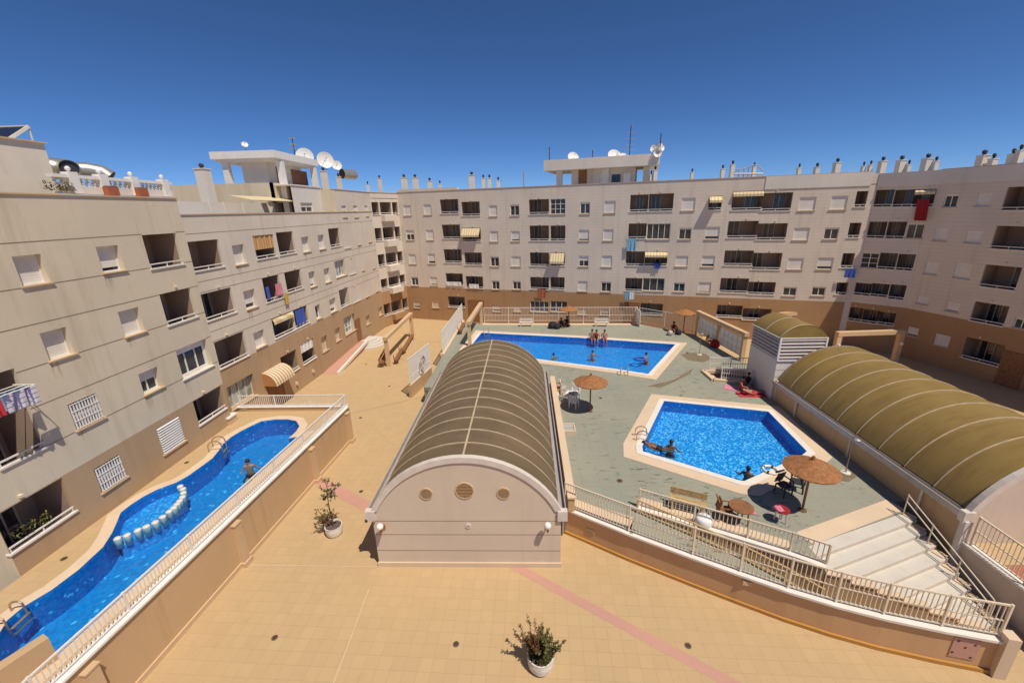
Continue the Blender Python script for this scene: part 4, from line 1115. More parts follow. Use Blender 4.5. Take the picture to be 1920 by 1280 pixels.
# wall and fence continuing in front of the right vault, red path behind it
kw = thing('kerb_wall', 'tan wall with white coping running on from the yellow vault gable beside the steps', 'wall', (15.6, 11, 0))
b = MB(); b.box(15.5, 9.1, 0, 15.74, 12.6, 1.36); b.build('wall_face', 'gable', kw)
b = MB(); b.box(15.46, 9.05, 1.36, 15.8, 12.6, 1.44); b.build('wall_coping', 'coping_white', kw)
fence('railing', 'cream bar railing in front of the yellow vault gable', [V((15.64, 12.5, 1.44)), V((15.64, 9.15, 1.44))], 1.15, .1, 'cream_metal', 1.7, .13)
b = MB().sheet([[(15.74, 11.75), (15.74, 9.0), (24, 9.0), (24, 11.75)]], 1.305); b.band([(15.74, 12.7), (15.74, 9.0), (24, 9.0), (24, 12.7)], 0, 1.299)
struct(b.build('red_path', 'red_paving', fixn=False))
struct(MB().sheet([[(15.74, 12.74), (15.74, 11.75), (24, 11.75), (24, 12.74)]], 1.3).build('path', 'paving', fixn=False))

# ------------------------------------------------------------------ terrace fences, gates and pergolas
bk = [V((p.x, p.y, ZT)) for p in back]
zf = 1.9
fence('fence', 'white bar fence along the back of the terrace behind the large pool', [bk[3]+V((.2, 0, 0)), bk[2]], 1.75, .3, 'white_metal', 2.6, .16)
fence('fence', 'white bar fence at the back right beyond the open gate', [bk[2]+V((.35, -.3, 0)), bk[1]+V((-.2, .1, 0))], 1.75, .3, 'white_metal', 2.6, .16)
b = MB(); g1_ = bk[2]; 
gate = thing('gate', 'white sheet gate standing open in the back terrace fence', 'gate', g1_)
b.bar(g1_+V((.15, -1.5, .85)), g1_+V((.15, 0, .85)), .05, 1.6); b.build('gate_leaf', 'white', gate)
b = MB(); b.bar(g1_+V((.15, .02, 0)), g1_+V((.15, .02, 1.8)), .1, .1); b.build('gate_post', 'white_metal', gate)
# right pergola wall with lattice panes
def pergola_wall(label, p, q, h, panels, panelmat='white'):
    root = thing('pergola', label, 'pergola', (p+q)/2)
    d = (q-p).normalized(); up = V((0, 0, 1))
    b = MB(); b.bar(p-d*.25+up*(h-.14), q+d*.25+up*(h-.14), .38, .3); b.build('beam', 'tan_trim', root)
    for k in range(panels+1):
        x = p.lerp(q, k/panels); b = MB(); b.bar(x, x+up*(h-.29), .3, .3); b.build('post', 'tan_trim', root)
    return root, d
p, q = at(1306, 628, ZT), at(1390, 676, ZT)
pg, d = pergola_wall('tan pergola wall with white lattice panes right of the large pool', p, q, 2.35, 2)
for k in range(2):
    a = p.lerp(q, k/2)+d*.25; c = p.lerp(q, (k+1)/2)-d*.25
    b = MB(); b.bar(a+V((0, 0, 1.1)), c+V((0, 0, 1.1)), .03, 1.5); ln = b.build('lattice_pane', 'white', pg)
    b = MB()
    for j in range(6): x = a.lerp(c, j/5); b.bar(x+V((0, 0, .35)), x+V((0, 0, 1.86)), .07, .05)
    for z in (.37, .85, 1.35, 1.84): b.bar(a+V((0, 0, z)), c+V((0, 0, z)), .075, .05)
    b.build('lattice_bar', 'cream_metal', ln)
p, q = at(893, 640, ZT), at(905, 604, ZT)
p = V((-5.3, 36.6, ZT)); q = V((-5.0, 44.4, ZT))
pg, d = pergola_wall('tan pergola beam on posts at the left entrance of the terrace', p, q, 2.35, 1)
# left boundary screen: white mesh panels
lp0, lp1 = V((-7.35, 34.2, ZT)), V((-7.2, 45.3, ZT))
fence('screen_fence', 'tall white mesh fence on the left edge of the terrace by the entrance', [lp0, lp1], 2.05, .15, 'white', 2.2, .085, bar=.026)
b = MB(); b.bar(V((-7.35, 33.9, ZT/2)), V((-7.2, 45.4, ZT/2)), .24, ZT); b.bar(V((-7.35, 33.9, ZT+.09)), V((-7.2, 45.4, ZT+.09)), .36, .18)
tag(b.build('boundary_wall', 'coping'), 'low cream wall under the tall white mesh fence', 'wall')
lp2 = V((-8.6, 27.6, 0)); lp3 = V((-8.6, 33.0, 0))
fence('screen_fence', 'white mesh gate panel leaning out beside the rear of the central vault', [V((-8.7, 28.4, .0)), V((-8.0, 32.0, .0))], 3.0, 1.0, 'white', 1.8, .08, bar=.028)
b = MB(); b.bar(V((-8.75, 28.3, .5)), V((-8.0, 32.0, .5)), .22, 1.0)
tag(b.build('boundary_wall', 'tan_wall'), 'tan base wall under the white mesh gate panel', 'wall')
rg = V((-8.3, 30.4, 1.9)); b = MB(); b.tube([rg+V((.12+.02*math.cos(t), .62*math.cos(t), .62*math.sin(t))) for t in [R(15*j) for j in range(25)]], .04, 6, caps=False)
b.tube([rg+V((.12, .3*math.cos(t), .3*math.sin(t))) for t in [R(20*j) for j in range(19)]], .03, 6, caps=False)
tag(b.build('ring_ornament', 'grey_metal'), 'grey metal ring ornament on the white mesh gate panel', 'ornament')
# kerb well with railings near the tower
zz = [V((p_[0], p_[1], ZT)) for p_ in well]
wl = thing('stair_well', 'sunken stair well with tan kerbs in the terrace beside the pale tower', 'stair well', zz[0])
b = MB()
for a, c in ((zz[0], zz[1]), (zz[0], zz[3]), (zz[3], zz[2])): b.bar(a+V((0, 0, .06)), c+V((0, 0, .06)), .3, .22)
b.build('kerb', 'coping', wl)
b = MB().band([(p_.x, p_.y) for p_ in zz], .1, ZT); b.sheet([[(p_.x, p_.y) for p_ in zz]], .1); b.build('well_wall', 'brown_near', wl, fixn=False)
b = MB()
for k in range(6):
    a = zz[0].lerp(zz[1], .1+.15*k); c = zz[3].lerp(zz[2], .1+.15*k); a2 = zz[0].lerp(zz[1], .25+.15*k); c2 = zz[3].lerp(zz[2], .25+.15*k)
    b.prism([(a.x, a.y), (a2.x, a2.y), (c2.x, c2.y), (c.x, c.y)], .12, ZT-.2-.18*k)
b.build('well_steps', 'coping', wl)
fence('railing', 'white railing on the far kerb of the stair well', [zz[0]+V((.4, .0, .17)), zz[1]+V((0, 0, .17))], .95, .1, 'white_metal', 2, .16)
fence('railing', 'white railing on the near kerb of the stair well', [zz[3]+V((.5, 0, .17)), zz[2]+V((0, 0, .17))], .85, .1, 'white_metal', 2, .16)
# left courtyard pergola and its twin frames at right
pa, pb2 = at(729, 686), at(774, 632)
pg, d = pergola_wall('free-standing tan pergola frame in the courtyard before the left block', pa, pb2, 2.75, 1)
def portal(label, tl, tr, base_y, zt_):
    a, c = at(tl[0], tl[1], zt_), at(tr[0], tr[1], zt_)
    root = thing('pergola', label, 'pergola', V((a.x, a.y, 0)))
    b = MB(); d = (c-a).normalized(); b.bar(a+V((0, 0, -.17)), c+V((0, 0, -.17)), .4, .34); b.build('beam', 'tan_trim', root)
    for x in (a+d*.18, c-d*.18):
        b = MB(); b.bar(V((x.x, x.y, 0)), V((x.x, x.y, zt_-.34)), .36, .36); b.build('post', 'tan_trim', root)
        b = MB(); b.obox(V((x.x, x.y-.26, 1.9)), (1, 0, 0), (0, 1, 0), .14, .16, .2); b.build('lamp', 'white', root)
portal('tan pergola frame standing behind the pale stair tower', (1462, 586), (1567, 581), 0, 3.0)
portal('tan pergola frame rising behind the yellow barrel roof', (1570, 622), (1696, 618), 0, 3.0)
# pink ramp and half-round steps by the hall door of the left block
prm = MB()
q0, q1, q2, q3 = at(604, 702), at(634, 702), at(690, 640, .55), at(672, 632, .55)
prm.q((q0.x, q0.y, .006), (q1.x, q1.y, .006), (q2.x, q2.y, .55), (q3.x, q3.y, .55))
prm.q((q1.x, q1.y, .0), (q2.x, q2.y, 0), (q2.x, q2.y, .55), (q1.x, q1.y, .006))
struct(prm.build('pink_ramp', 'pink_paving', fixn=False))
kb = MB(); kb.bar(V((q1.x, q1.y, .1)), V((q2.x, q2.y, .65)), .2, .25); tag(kb.build('ramp_kerb', 'coping_white'), 'pale kerb along the pink ramp of the left block', 'kerb')
hs = thing('steps', 'half-round white steps at the hall door of the left block', 'steps', q2)
cx, cy = q2.x-.5, q2.y+1.0
for k in range(4):
    rr = 1.0+.42*k; z1_ = .55-.13*k
    pts = [(cx+rr*math.cos(t), cy+rr*math.sin(t)) for t in [R(-100+20*j) for j in range(11)]]
    b = MB(); b.prism(pts, 0, z1_); b.build('step', 'step_white', hs)
# ------------------------------------------------------------------ people
def figure(label, loc, rot, J, skin='skin', cloth=None, cat='person', hair=True, scale=1.0, shirt=None):
    """J: {name: (pos, radius, parent)}; grown as one continuous skinned surface"""
    names = list(J); me = bpy.data.meshes.new('person')
    me.from_pydata([tuple(V(J[n][0])) for n in names], [(names.index(J[n][2]), i) for i, n in enumerate(names) if J[n][2]], [])
    o = bpy.data.objects.new('person', me); COL.objects.link(o)
    sk = o.modifiers.new('skin', 'SKIN'); sk.use_smooth_shade = True
    if not me.skin_vertices: me.attributes.new
    lay = me.skin_vertices[0].data if me.skin_vertices else None
    for i, n in enumerate(names):
        lay[i].radius = (J[n][1], J[n][1]); lay[i].use_root = (i == 0)
    sd = o.modifiers.new('sub', 'SUBSURF'); sd.levels = 1; sd.render_levels = 1
    dg = bpy.context.evaluated_depsgraph_get(); dg.update()
    nm = bpy.data.meshes.new_from_object(o.evaluated_get(dg)); o.modifiers.clear(); o.data = nm
    nm.materials.clear(); nm.materials.append(M[skin])
    o.location = V(loc); o.rotation_euler = (0, 0, rot); o.scale = (scale,)*3; W[o.name] = V((0, 0, 0))
    tag(o, label, cat)
    h = V(J['head'][0]); nk = V(J['neck'][0]); up = (h-nk).normalized()
    if hair:
        b = MB(); c = h+up*.03; b.lathe((0, 0, 0), [(.0, -.05), (.085, -.045), (.112, .0), (.105, .05), (.075, .09), (0, .108)], 12)
        q = V((0, 0, 1)).rotation_difference(up); b.v = [c+q @ v for v in b.v]
        b.build('hair', 'hair', o, smooth=True)
        # nose and face ridge
        f = V((0, -1, 0)); b = MB(); b.obox(h+f*.1-up*.01, V((1, 0, 0)), f, .03, .04, .045); b.build('nose', skin, o)
    if cloth:
        b = MB(); p = V(J['pelvis'][0]); 
        for s in ('L', 'R'):
            hp, kn = V(J['hip'+s][0]), V(J['knee'+s][0]); b.tube([p.lerp(hp, .2)+up*.05, hp, hp.lerp(kn, .5)], [.15, .128, .11], 10)
        b.build('shorts', cloth, o, smooth=True)
    if shirt:
        b = MB(); b.tube([V(J['pelvis'][0]), V(J['spine'][0]), V(J['chest'][0]), V(J['neck'][0])], [.16, .16, .185, .08], 12); b.build('top', shirt, o, smooth=True)
    return o
def base_pose():
    J = {}
    J['pelvis'] = ((0, 0, .92), .13, None); J['spine'] = ((0, 0, 1.12), .12, 'pelvis'); J['chest'] = ((0, 0, 1.32), .145, 'spine')
    J['neck'] = ((0, 0, 1.47), .06, 'chest'); J['jaw'] = ((0, -.02, 1.555), .085, 'neck'); J['head'] = ((0, -.01, 1.635), .1, 'jaw')
    for s, x in (('L', -1), ('R', 1)):
        J['sh'+s] = ((.18*x, 0, 1.40), .06, 'chest'); J['el'+s] = ((.27*x, .02, 1.14), .045, 'sh'+s); J['wr'+s] = ((.29*x, -.1, .92), .033, 'el'+s); J['hand'+s] = ((.29*x, -.14, .83), .036, 'wr'+s)
        J['hip'+s] = ((.1*x, 0, .86), .105, 'pelvis'); J['knee'+s] = ((.11*x, -.01, .49), .068, 'hip'+s); J['ank'+s] = ((.11*x, .02, .09), .045, 'knee'+s); J['toe'+s] = ((.12*x, -.13, .04), .036, 'ank'+s)
    return J
def pose(**kw):
    J = base_pose()
    for k, p in kw.items(): J[k] = (p, J[k][1], J[k][2])
    return J
STAND = pose(elL=(-.42, -.1, 1.3), wrL=(-.6, -.25, 1.27), handL=(-.68, -.3, 1.26), elR=(.42, -.12, 1.3), wrR=(.56, -.3, 1.26), handR=(.62, -.37, 1.25))
WADE = pose(elL=(-.3, -.1, 1.18), wrL=(-.2, -.3, 1.2), handL=(-.14, -.36, 1.22), elR=(.34, .02, 1.2), wrR=(.5, -.1, 1.22), handR=(.57, -.15, 1.22))
CROUCH = dict(WADE)
for s_, x in (('L', -1), ('R', 1)):
    for k_, p_ in (('knee', (.14*x, -.3, .70)), ('ank', (.13*x, .12, .52)), ('toe', (.13*x, .24, .42))): CROUCH[k_+s_] = (p_, WADE[k_+s_][1], WADE[k_+s_][2])
def shift(J, dz, dy=0):
    return {k: ((p[0][0], p[0][1]+dy, p[0][2]+dz), p[1], p[2]) for k, p in J.items()}
SIT = pose(kneeL=(-.13, -.44, .92), kneeR=(.13, -.44, .92), ankL=(-.13, -.5, .5), ankR=(.14, -.48, .5), toeL=(-.13, -.62, .44), toeR=(.14, -.6, .44),
           elL=(-.27, .06, 1.15), wrL=(-.25, .12, .95), handL=(-.25, .1, .87), elR=(.27, .06, 1.15), wrR=(.26, .12, .95), handR=(.26, .1, .87))
SIT = shift(SIT, -.8)
LOUNGE = {k: ((p[0][0], p[0][2]-.9, .14+max(0, (p[0][2]-1.0))*.35), p[1], p[2]) for k, p in pose(elL=(-.33, 0, 1.2), elR=(.33, 0, 1.2), toeL=(-.13, -.0, -.02), toeR=(.14, 0, -.02)).items()}
for s in 'LR': LOUNGE['toe'+s] = ((LOUNGE['ank'+s][0][0], LOUNGE['ank'+s][0][1]-.04, .26), .036, 'ank'+s)
SITF = shift(pose(kneeL=(-.18, -.38, 1.18), kneeR=(.18, -.38, 1.18), ankL=(-.14, -.6, .9), ankR=(.14, -.6, .9), toeL=(-.14, -.72, .86), toeR=(.14, -.72, .86), elL=(-.3, -.14, 1.16), wrL=(-.2, -.36, 1.15), handL=(-.16, -.42, 1.18), elR=(.3, -.14, 1.16), wrR=(.2, -.36, 1.15), handR=(.16, -.42, 1.18)), -.8)
def floorpt(x, y, z): p = at(x, y, z); return p
p = at(466, 872, zw); figure('dark haired swimmer wading alone in the curved pool', (p.x, p.y, .44), R(20), CROUCH, cloth='black')
# swimmers of the small pool
p = at(1234, 838, 1.2); figure('swimmer floating on the back near the ladder of the five-sided pool', (p.x, p.y, 1.0), R(70), LOUNGE, 'skin_dark', 'black', scale=.95)
p = at(1258, 836, 1.2); figure('swimmer standing upright beside the floating one in the five-sided pool', (p.x, p.y, -.2), R(-20), CROUCH, 'skin_dark', 'black')
p = at(1402, 886, 1.2); figure('swimmer in the near corner of the five-sided pool by the parasol', (p.x, p.y, -.22), R(140), CROUCH, 'skin_dark', 'black')
# large pool
p = at(1038, 668, 1.2); figure('lone swimmer near the left part of the large pool', (p.x, p.y, -.26), R(30), CROUCH, 'skin', 'blue')
p = at(1111, 664, 1.2); figure('swimmer below the seated pair in the large pool', (p.x, p.y, -.2), R(-10), CROUCH, 'skin', 'red')
p = at(1211, 670, 1.2); figure('bather with a float at the right end of the large pool', (p.x, p.y, -.12), R(60), CROUCH, 'skin', 'darkred')
pf = at(1199, 673, 1.22)
b = MB(); b.tube([pf+V((.42*math.cos(t), .34*math.sin(t), .02)) for t in [R(20*j) for j in range(19)]], .085, 8); o = b.build('pool_float', 'blue', smooth=True)
tag(o, 'blue inflatable ring floating beside the bather in the large pool', 'pool float')
def edge_sit(x, y, lab, rot, sk_, cl, **kw):
    p = at(x, y, ZT+.04); figure(lab, (p.x, p.y, ZT+.04-.01), rot, SIT, sk_, cl, **kw)
edge_sit(1110, 635, 'left one of the seated pair on the far edge of the large pool', R(5), 'skin', 'darkred')
edge_sit(1118, 636, 'right one of the seated pair on the far edge of the large pool', R(-10), 'skin', 'black', shirt='darkred')
edge_sit(1133, 636, 'person sitting apart at the far edge of the large pool', R(0), 'skin', 'red')
# towels and people by the stair well
def towel(x, y, lab, mat, ang, w=.8, l=1.7, z=ZT):
    p = at(x, y, z); b = MB(); d = V((math.cos(ang), math.sin(ang), 0)); n = V((-d.y, d.x, 0)); g = 8
    for i in range(g):
        for j in range(3):
            f = lambda a, c: p+d*(l*(a/g-.5))+n*(w*(c/3-.5))+V((0, 0, .02+.012*math.sin(a*2.1+c*1.7)))
            b.q(f(i, j), f(i+1, j), f(i+1, j+1), f(i, j+1))
    o = b.build('towel', mat, fixn=False); return tag(o, lab, 'towel')
towel(1384, 729, 'pink towel spread at the edge of the tower shadow', 'pink', R(-25))
towel(1408, 740, 'red towel spread in the sun beside the yellow vault wall', 'red', R(-5))
p = at(1390, 731, ZT); figure('person in red sitting on the pink towel by the stair well', (p.x, p.y, ZT+.03), R(40), SITF, 'skin', 'red', shirt='red')
p = at(1410, 739, ZT); figure('person lying on the red towel beside the yellow vault wall', (p.x, p.y, ZT+.02), R(95), LOUNGE, 'skin', 'red')
p = at(1401, 722, ZT); figure('person in dark blue seated in the shade behind the red towel', (p.x, p.y, ZT), R(-30), SITF, 'skin', 'blue', shirt='black')

# ------------------------------------------------------------------ parasols
def parasol(label, foot, r, h, rise):
    root = thing('parasol', label, 'parasol', foot, 'thatched parasols on the sun terrace')
    b = MB(); b.tube([foot, foot+V((0, 0, h+rise*.9))], .045, 8); b.build('pole', 'wood', root)
    b = MB(); n = 40
    prof = [(0.02, h+rise), (.1*r, h+rise*.93), (.45*r, h+rise*.58), (.8*r, h+rise*.22), (r, h), (r*.985, h-.05)]
    b.lathe((foot.x, foot.y, foot.z), prof, n, wob=.018); 
    b.lathe((foot.x, foot.y, foot.z), [(r*.97, h-.02), (.45*r, h+rise*.46), (.05, h+rise*.8)], n)
    b.build('canopy', 'thatch', root, fixn=False)
    b = MB(); b.lathe(foot, [(0, h+rise+.16), (.05, h+rise+.14), (.075, h+rise+.02), (.09, h+rise-.04)], 12); b.build('finial', 'thatch', root)
    b = MB(); b.lathe(foot, [(.16, 0), (.16, .03), (.06, .06)], 14); b.build('base', 'rust', root)
    return root
u1f = V((3.97, 24.5, ZT)); 
u1 = at(1106, 771, ZT); parasol('thatched parasol left of the two pools with white chairs below', u1, 1.02, 1.95, .42)
u2 = at(1504, 956, ZT); parasol('large thatched parasol at the near corner of the five-sided pool', u2, .97, 1.95, .42)
u3 = at(1066, 613, ZT); parasol('thatched parasol at the back fence over the resting group', u3, 1.0, 1.9, .36)
u4 = at(1281, 622, ZT); parasol('thatched parasol in the back right corner by the lattice pergola', u4, 1.0, 1.9, .42)

# ------------------------------------------------------------------ furniture
def drape(lab, p, w, d, mat, drop=.3):
    b = MB(); n = 6
    for i in range(n):
        for j in range(4):
            f = lambda a, c: p+V((w*(a/n-.5), d*(c/4-.5), .015*math.sin(a*2+c)-(drop*max(0, abs(a/n-.5)*2-.7))))
            b.q(f(i, j), f(i+1, j), f(i+1, j+1), f(i, j+1))
    return tag(b.build('towel', mat, fixn=False), lab, 'towel')
def chair(label, p, rot, mat='plastic', group='garden chairs on the terrace', cover=None):
    root = thing('garden_chair', label, 'chair', p, group)
    c, s = math.cos(rot), math.sin(rot)
    def X(x, y, z): return V((p.x+c*x-s*y, p.y+s*x+c*y, p.z+z))
    dx, dy = V((c, s, 0)), V((-s, c, 0))
    b = MB(); b.obox(X(0, 0, .43), dx, dy, .48, .46, .04); b.build('seat', mat, root)
    b = MB()
    for k in range(5): b.obox(X(-.19+.095*k, .25, .68), dx, V((-s*.97, c*.97, .25)), .06, .03, .48)
    b.obox(X(0, .31, .92), dx, dy, .48, .04, .07); b.build('backrest', mat, root)
    for x, y in ((-.21, -.2), (.21, -.2), (-.21, .22), (.21, .22)):
        b = MB(); b.bar(X(x*1.1, y*1.1, 0), X(x, y, .43), .05, .05); b.build('leg', mat, root)
    for x in (-.25, .25):
        b = MB(); b.bar(X(x, -.2, .64), X(x, .26, .66), .05, .035); b.bar(X(x, -.18, .43), X(x, -.18, .64), .04, .04); b.build('armrest', mat, root)
    if cover:
        b = MB(); b.obox(X(0, .3, .72), dx, V((-s*.97, c*.97, .25)), .5, .06, .5); b.build('seat_cover', cover, root)
    return root
def table(label, p, r, h, mat, cloth=None, leg='plastic'):
    root = thing('table', label, 'table', p)
    b = MB(); b.lathe(p, [(0, h), (r, h), (r, h-.035), (0, h-.035)], 24); b.build('tabletop', mat, root)
    for k in range(4):
        t = R(45+90*k); b = MB(); b.bar(p+V((r*.75*math.cos(t), r*.75*math.sin(t), 0)), p+V((r*.6*math.cos(t), r*.6*math.sin(t), h-.03)), .045, .045); b.build('leg', leg, root)
    return root
p = at(1076, 764, ZT); 
chair('white plastic chair in the shade of the left parasol', p, R(150)); 
chair('white plastic chair left of the left parasol table', at(1064, 752, ZT), R(60))
chair('white plastic chair behind the left parasol table', at(1080, 746, ZT), R(0))
table('round white table beside the left parasol', at(1072, 756, ZT), .42, .72, 'plastic')
tag(MB().box(*(lambda p: (p.x-.18, p.y-.1, ZT+.725, p.x+.14, p.y+.16, ZT+.86))(at(1072, 740, ZT+.72))).build('bag', 'tan_wall'), 'tan bag lying on the round white table', 'bag')
p = at(1385, 978, ZT); table('round brown table beside the inner ramp railing', p, .44, .74, 'wood', leg='wood')
chair('dark slatted chair left of the round brown table', at(1357, 972, ZT), R(80), 'wood')
drape('pink cloth lying on the terrace at the rim of the parasol shadow', at(1404, 958, ZT+.03), .5, .35, 'pink', .01)
chair('dark chair under the large parasol', at(1468, 925, ZT), R(20), 'dark')
chair('dark chair at the back rim of the large parasol shadow', at(1492, 918, ZT), R(-30), 'dark')
p = at(1462, 978, ZT); table('small red table under the large parasol', p, .27, .6, 'darkred', leg='plastic')
drape('pink towel thrown over the small red table', p+V((-.1, 0, .63)), .34, .34, 'pink')
# picnic bench seen from behind
def bench(label, a, c, mat, back=True, group=None):
    root = thing('bench', label, 'bench', (a+c)/2, group)
    d = (c-a).normalized(); n = V((d.y, -d.x, 0)); up = V((0, 0, 1))
    for k in (0, 1, 2):
        b = MB(); b.bar(a+n*(.13*k)+up*.45, c+n*(.13*k)+up*.45, .11, .04); b.build('seat_slat', mat, root)
    if back:
        for k in (0, 1):
            b = MB(); b.bar(a-n*.08+up*(.62+.16*k), c-n*.08+up*(.62+.16*k), .035, .12); b.build('back_slat', mat, root)
    for t in (.1, .9):
        p_ = a.lerp(c, t); b = MB(); b.bar(p_+n*.02, p_+n*.02+up*.44, .09, .08); b.bar(p_+n*.26, p_+n*.26+up*.44, .09, .08); b.bar(p_-n*.06+up*.1, p_-n*.09+up*.8, .06, .06); b.build('bench_leg', mat, root)
    return root
bench('long pale wooden bench behind the inner ramp railing', at(1254, 945, ZT), at(1322, 962, ZT), 'slatwood')
bench('pale bench against the back fence left of the resting group', at(974, 611, ZT), at(999, 611, ZT), 'stone', group='benches at the back fence')
bench('pale bench against the back fence nearest the open gate', at(1114, 611, ZT), at(1140, 611, ZT), 'stone', group='benches at the back fence')
bench('brown slatted bench in the shade of the courtyard pergola, nearer the hall steps', at(753, 666), at(772, 634), 'wood', back=False, group='brown pergola benches')
bench('brown slatted bench under the near post of the courtyard pergola', at(740, 684), at(752, 662), 'wood', back=False, group='brown pergola benches')
bench('dark brown bench left of the near pergola post', at(713, 690), at(724, 668), 'wood', back=True, group='brown pergola benches')
bench('brown bench by the left entrance pergola', at(860, 628, ZT), at(868, 612, ZT), 'wood', back=False)
# white round tub
p = at(1318, 985, ZT); b = MB(); b.lathe(p, [(0, 0), (.26, 0), (.31, .12), (.3, .36), (.24, .42), (0, .44)], 20); tag(b.build('tub', 'whitecloth', smooth=True), 'round white padded pouf beside the pale bench', 'pouf')
# lifebuoy on the pool edge
p = at(1444, 882, ZT+.04); b = MB(); b.tube([p+V((.3*math.cos(t), .3*math.sin(t), .06)) for t in [R(15*j) for j in range(25)]], .06, 8, caps=False)
lb_ = b.build('lifebuoy', 'white', smooth=True); tag(lb_, 'white lifebuoy lying on the edge of the five-sided pool', 'lifebuoy')
b = MB()
for k in range(4):
    t = R(45+90*k); b.obox(p+V((.3*math.cos(t), .3*math.sin(t), .06)), V((math.cos(t), math.sin(t), 0)), V((-math.sin(t), math.cos(t), 0)), .13, .08, .13)
b.build('band', 'dark', lb_)
# hatch, white boxes and ochre chair by the parapet
p = at(1066, 806, ZT); hc = thing('hatch', 'pale framed hatch with grey panes on the terrace by the parapet', 'hatch', p)
b = MB()
for a in ((-.36, -.48, -.3, .48), (.3, -.48, .36, .48), (-.3, -.48, .3, -.42), (-.3, .42, .3, .48)): b.box(p.x+a[0], p.y+a[1], ZT, p.x+a[2], p.y+a[3], ZT+.2)
b.build('hatch_frame', 'coping', hc)
for s in (-1, 1):
    b = MB(); b.box(p.x-.3, p.y+s*.22-.2, ZT+.1, p.x+.3, p.y+s*.22+.2, ZT+.15); b.build('hatch_pane', 'grey_render', hc)
p = at(1038, 752, ZT); wb = thing('pump_box', 'white equipment box standing by the parapet', 'box', p+V((.1, 0, 0)))
b = MB(); b.box(p.x+.0, p.y-.25, ZT, p.x+.3, p.y+.25, ZT+.5); b.build('box_body', 'white', wb)
b = MB(); b.box(p.x-.03, p.y-.28, ZT+.5, p.x+.33, p.y+.28, ZT+.55); b.build('lid', 'plastic', wb)
p = at(1038, 738, ZT); chair('orange chair with a white towel by the parapet', p+V((.2, 0, 0)), R(-90), 'orange', cover='whitecloth')
# showers with wet patches
def shower(label, p, h=1.9):
    root = thing('shower', label, 'shower', p)
    b = MB(); b.tube([p, p+V((0, 0, h)), p+V((-.05, -.1, h+.1)), p+V((-.1, -.3, h+.06))], .03, 8); b.build('pipe', 'steel', root)
    b = MB(); b.lathe(p+V((-.1, -.32, h)), [(0, .06), (.03, .05), (.12, 0), (0, -.01)], 12); b.build('shower_head', 'grey_metal', root)
    b = MB(); b.lathe(p, [(.2, 0), (.2, .04), (.05, .07)], 12); b.build('base', 'stone', root)
def wet(px, z=ZT+.004):
    b = MB(); b.sheet([[(p_.x, p_.y) for p_ in [at(x, y, z) for x, y in px]]], z); return struct(b.build('wet_patch', 'wet', fixn=False))
shower('outdoor shower post on the wet patch right of the large pool', at(1311, 665, ZT))
wet([(1276,664),(1300,661),(1322,663),(1336,672),(1318,679),(1290,675)])
shower('outdoor shower post in front of the yellow vault wall', at(1585, 886, ZT))
wet([(1572,888),(1600,886),(1606,894),(1590,903),(1574,900)])
wet([(1213,724),(1262,712),(1290,696),(1300,690),(1294,700),(1272,712),(1240,726)])
# strollers / bags and people below the back parasol
def bag(x, y, lab, mat, s=.5, z=ZT):
    p = at(x, y, z); b = MB(); b.lathe(p, [(0, 0), (s*.5, 0), (s*.62, s*.3), (s*.5, s*.75), (s*.2, s*.95), (0, s)], 12, wob=.08); return tag(b.build('bag', mat, smooth=True), lab, 'bag')
p = at(1052, 612, ZT); figure('person in dark clothes resting below the back parasol', (p.x, p.y, ZT), R(20), SITF, 'skin', 'black', shirt='black')
p = at(1063, 611, ZT); figure('person in dark clothes leaning by the pole of the back parasol', (p.x, p.y, ZT), R(-30), SITF, 'skin_dark', 'black', shirt='black', scale=1.15)
bag(1036, 615, 'round black bag left of the resting group at the back fence', 'black', .75)
bag(1044, 616, 'black bag between the round bag and the resting people', 'black', .6)
p = at(1262, 622, ZT); figure('person in dark red seated in the shade of the corner parasol', (p.x, p.y, ZT), R(10), SITF, 'skin_dark', 'black', shirt='darkred', scale=1.1)
bag(1272, 627, 'black bag on the shaded floor below the corner parasol', 'black', .5)
bag(1340, 650, 'dark red bag at the foot of the lattice pergola', 'darkred', .7)
chair('dark chair at the lattice pergola beside the dark red bag', at(1330, 648, ZT), R(40), 'wood')
bag(1256, 628, 'grey folded cloth bag left of the person in dark red', 'grey_metal', .5)

# ------------------------------------------------------------------ ladders
def ladder(label, p, dirn, z, wz, gap=.5, group='pool ladders', k_=1.0):
    root = thing('pool_ladder', label, 'ladder', V((p.x, p.y, z)), group)
    d = V(dirn).normalized(); n = V((-d.y, d.x, 0)); up = V((0, 0, 1))
    for s in (-1, 1):
        q = V((p.x, p.y, z))+n*(gap/2*s); b = MB()
        pts = [q-d*.42*k_, q-d*.42*k_+up*.3*k_]+[q-d*.42*k_+d*(.3*k_*(1-math.cos(R(t))))+up*k_*(.3+.26*math.sin(R(t))) for t in (30, 60, 90, 120, 150)]+[q+d*.17*k_+up*.25*k_, q+d*.18*k_-up*.42*k_]
        b.tube(pts, .028, 8); b.build('rail', 'steel', root)
    for k in range(2):
        b = MB(); c = V((p.x, p.y, z))+d*.18-up*(.12+.22*k); b.bar(c-n*gap/2, c+n*gap/2, .08, .03); b.build('tread', 'steel', root)
def nrm(loop_center, p): return (V((loop_center[0], loop_center[1], 0))-V((p.x, p.y, 0))).normalized()
ladder('steel ladder at the far bend of the curved pool', at(414, 841, ZD), (1, .3, 0), ZD+.03, zw)
ladder('steel ladder at the near end of the curved pool', at(24, 1160, ZD), (1, .15, 0), ZD+.03, zw, .55, k_=.62)
ladder('steel ladder at the left edge of the five-sided pool', at(1207, 822, ZT), (1, -.1, 0), ZT+.04, 1.2)
ladder('steel ladder in the back left corner of the large pool', at(912, 627, ZT), (.1, -1, 0), ZT+.04, 1.2)
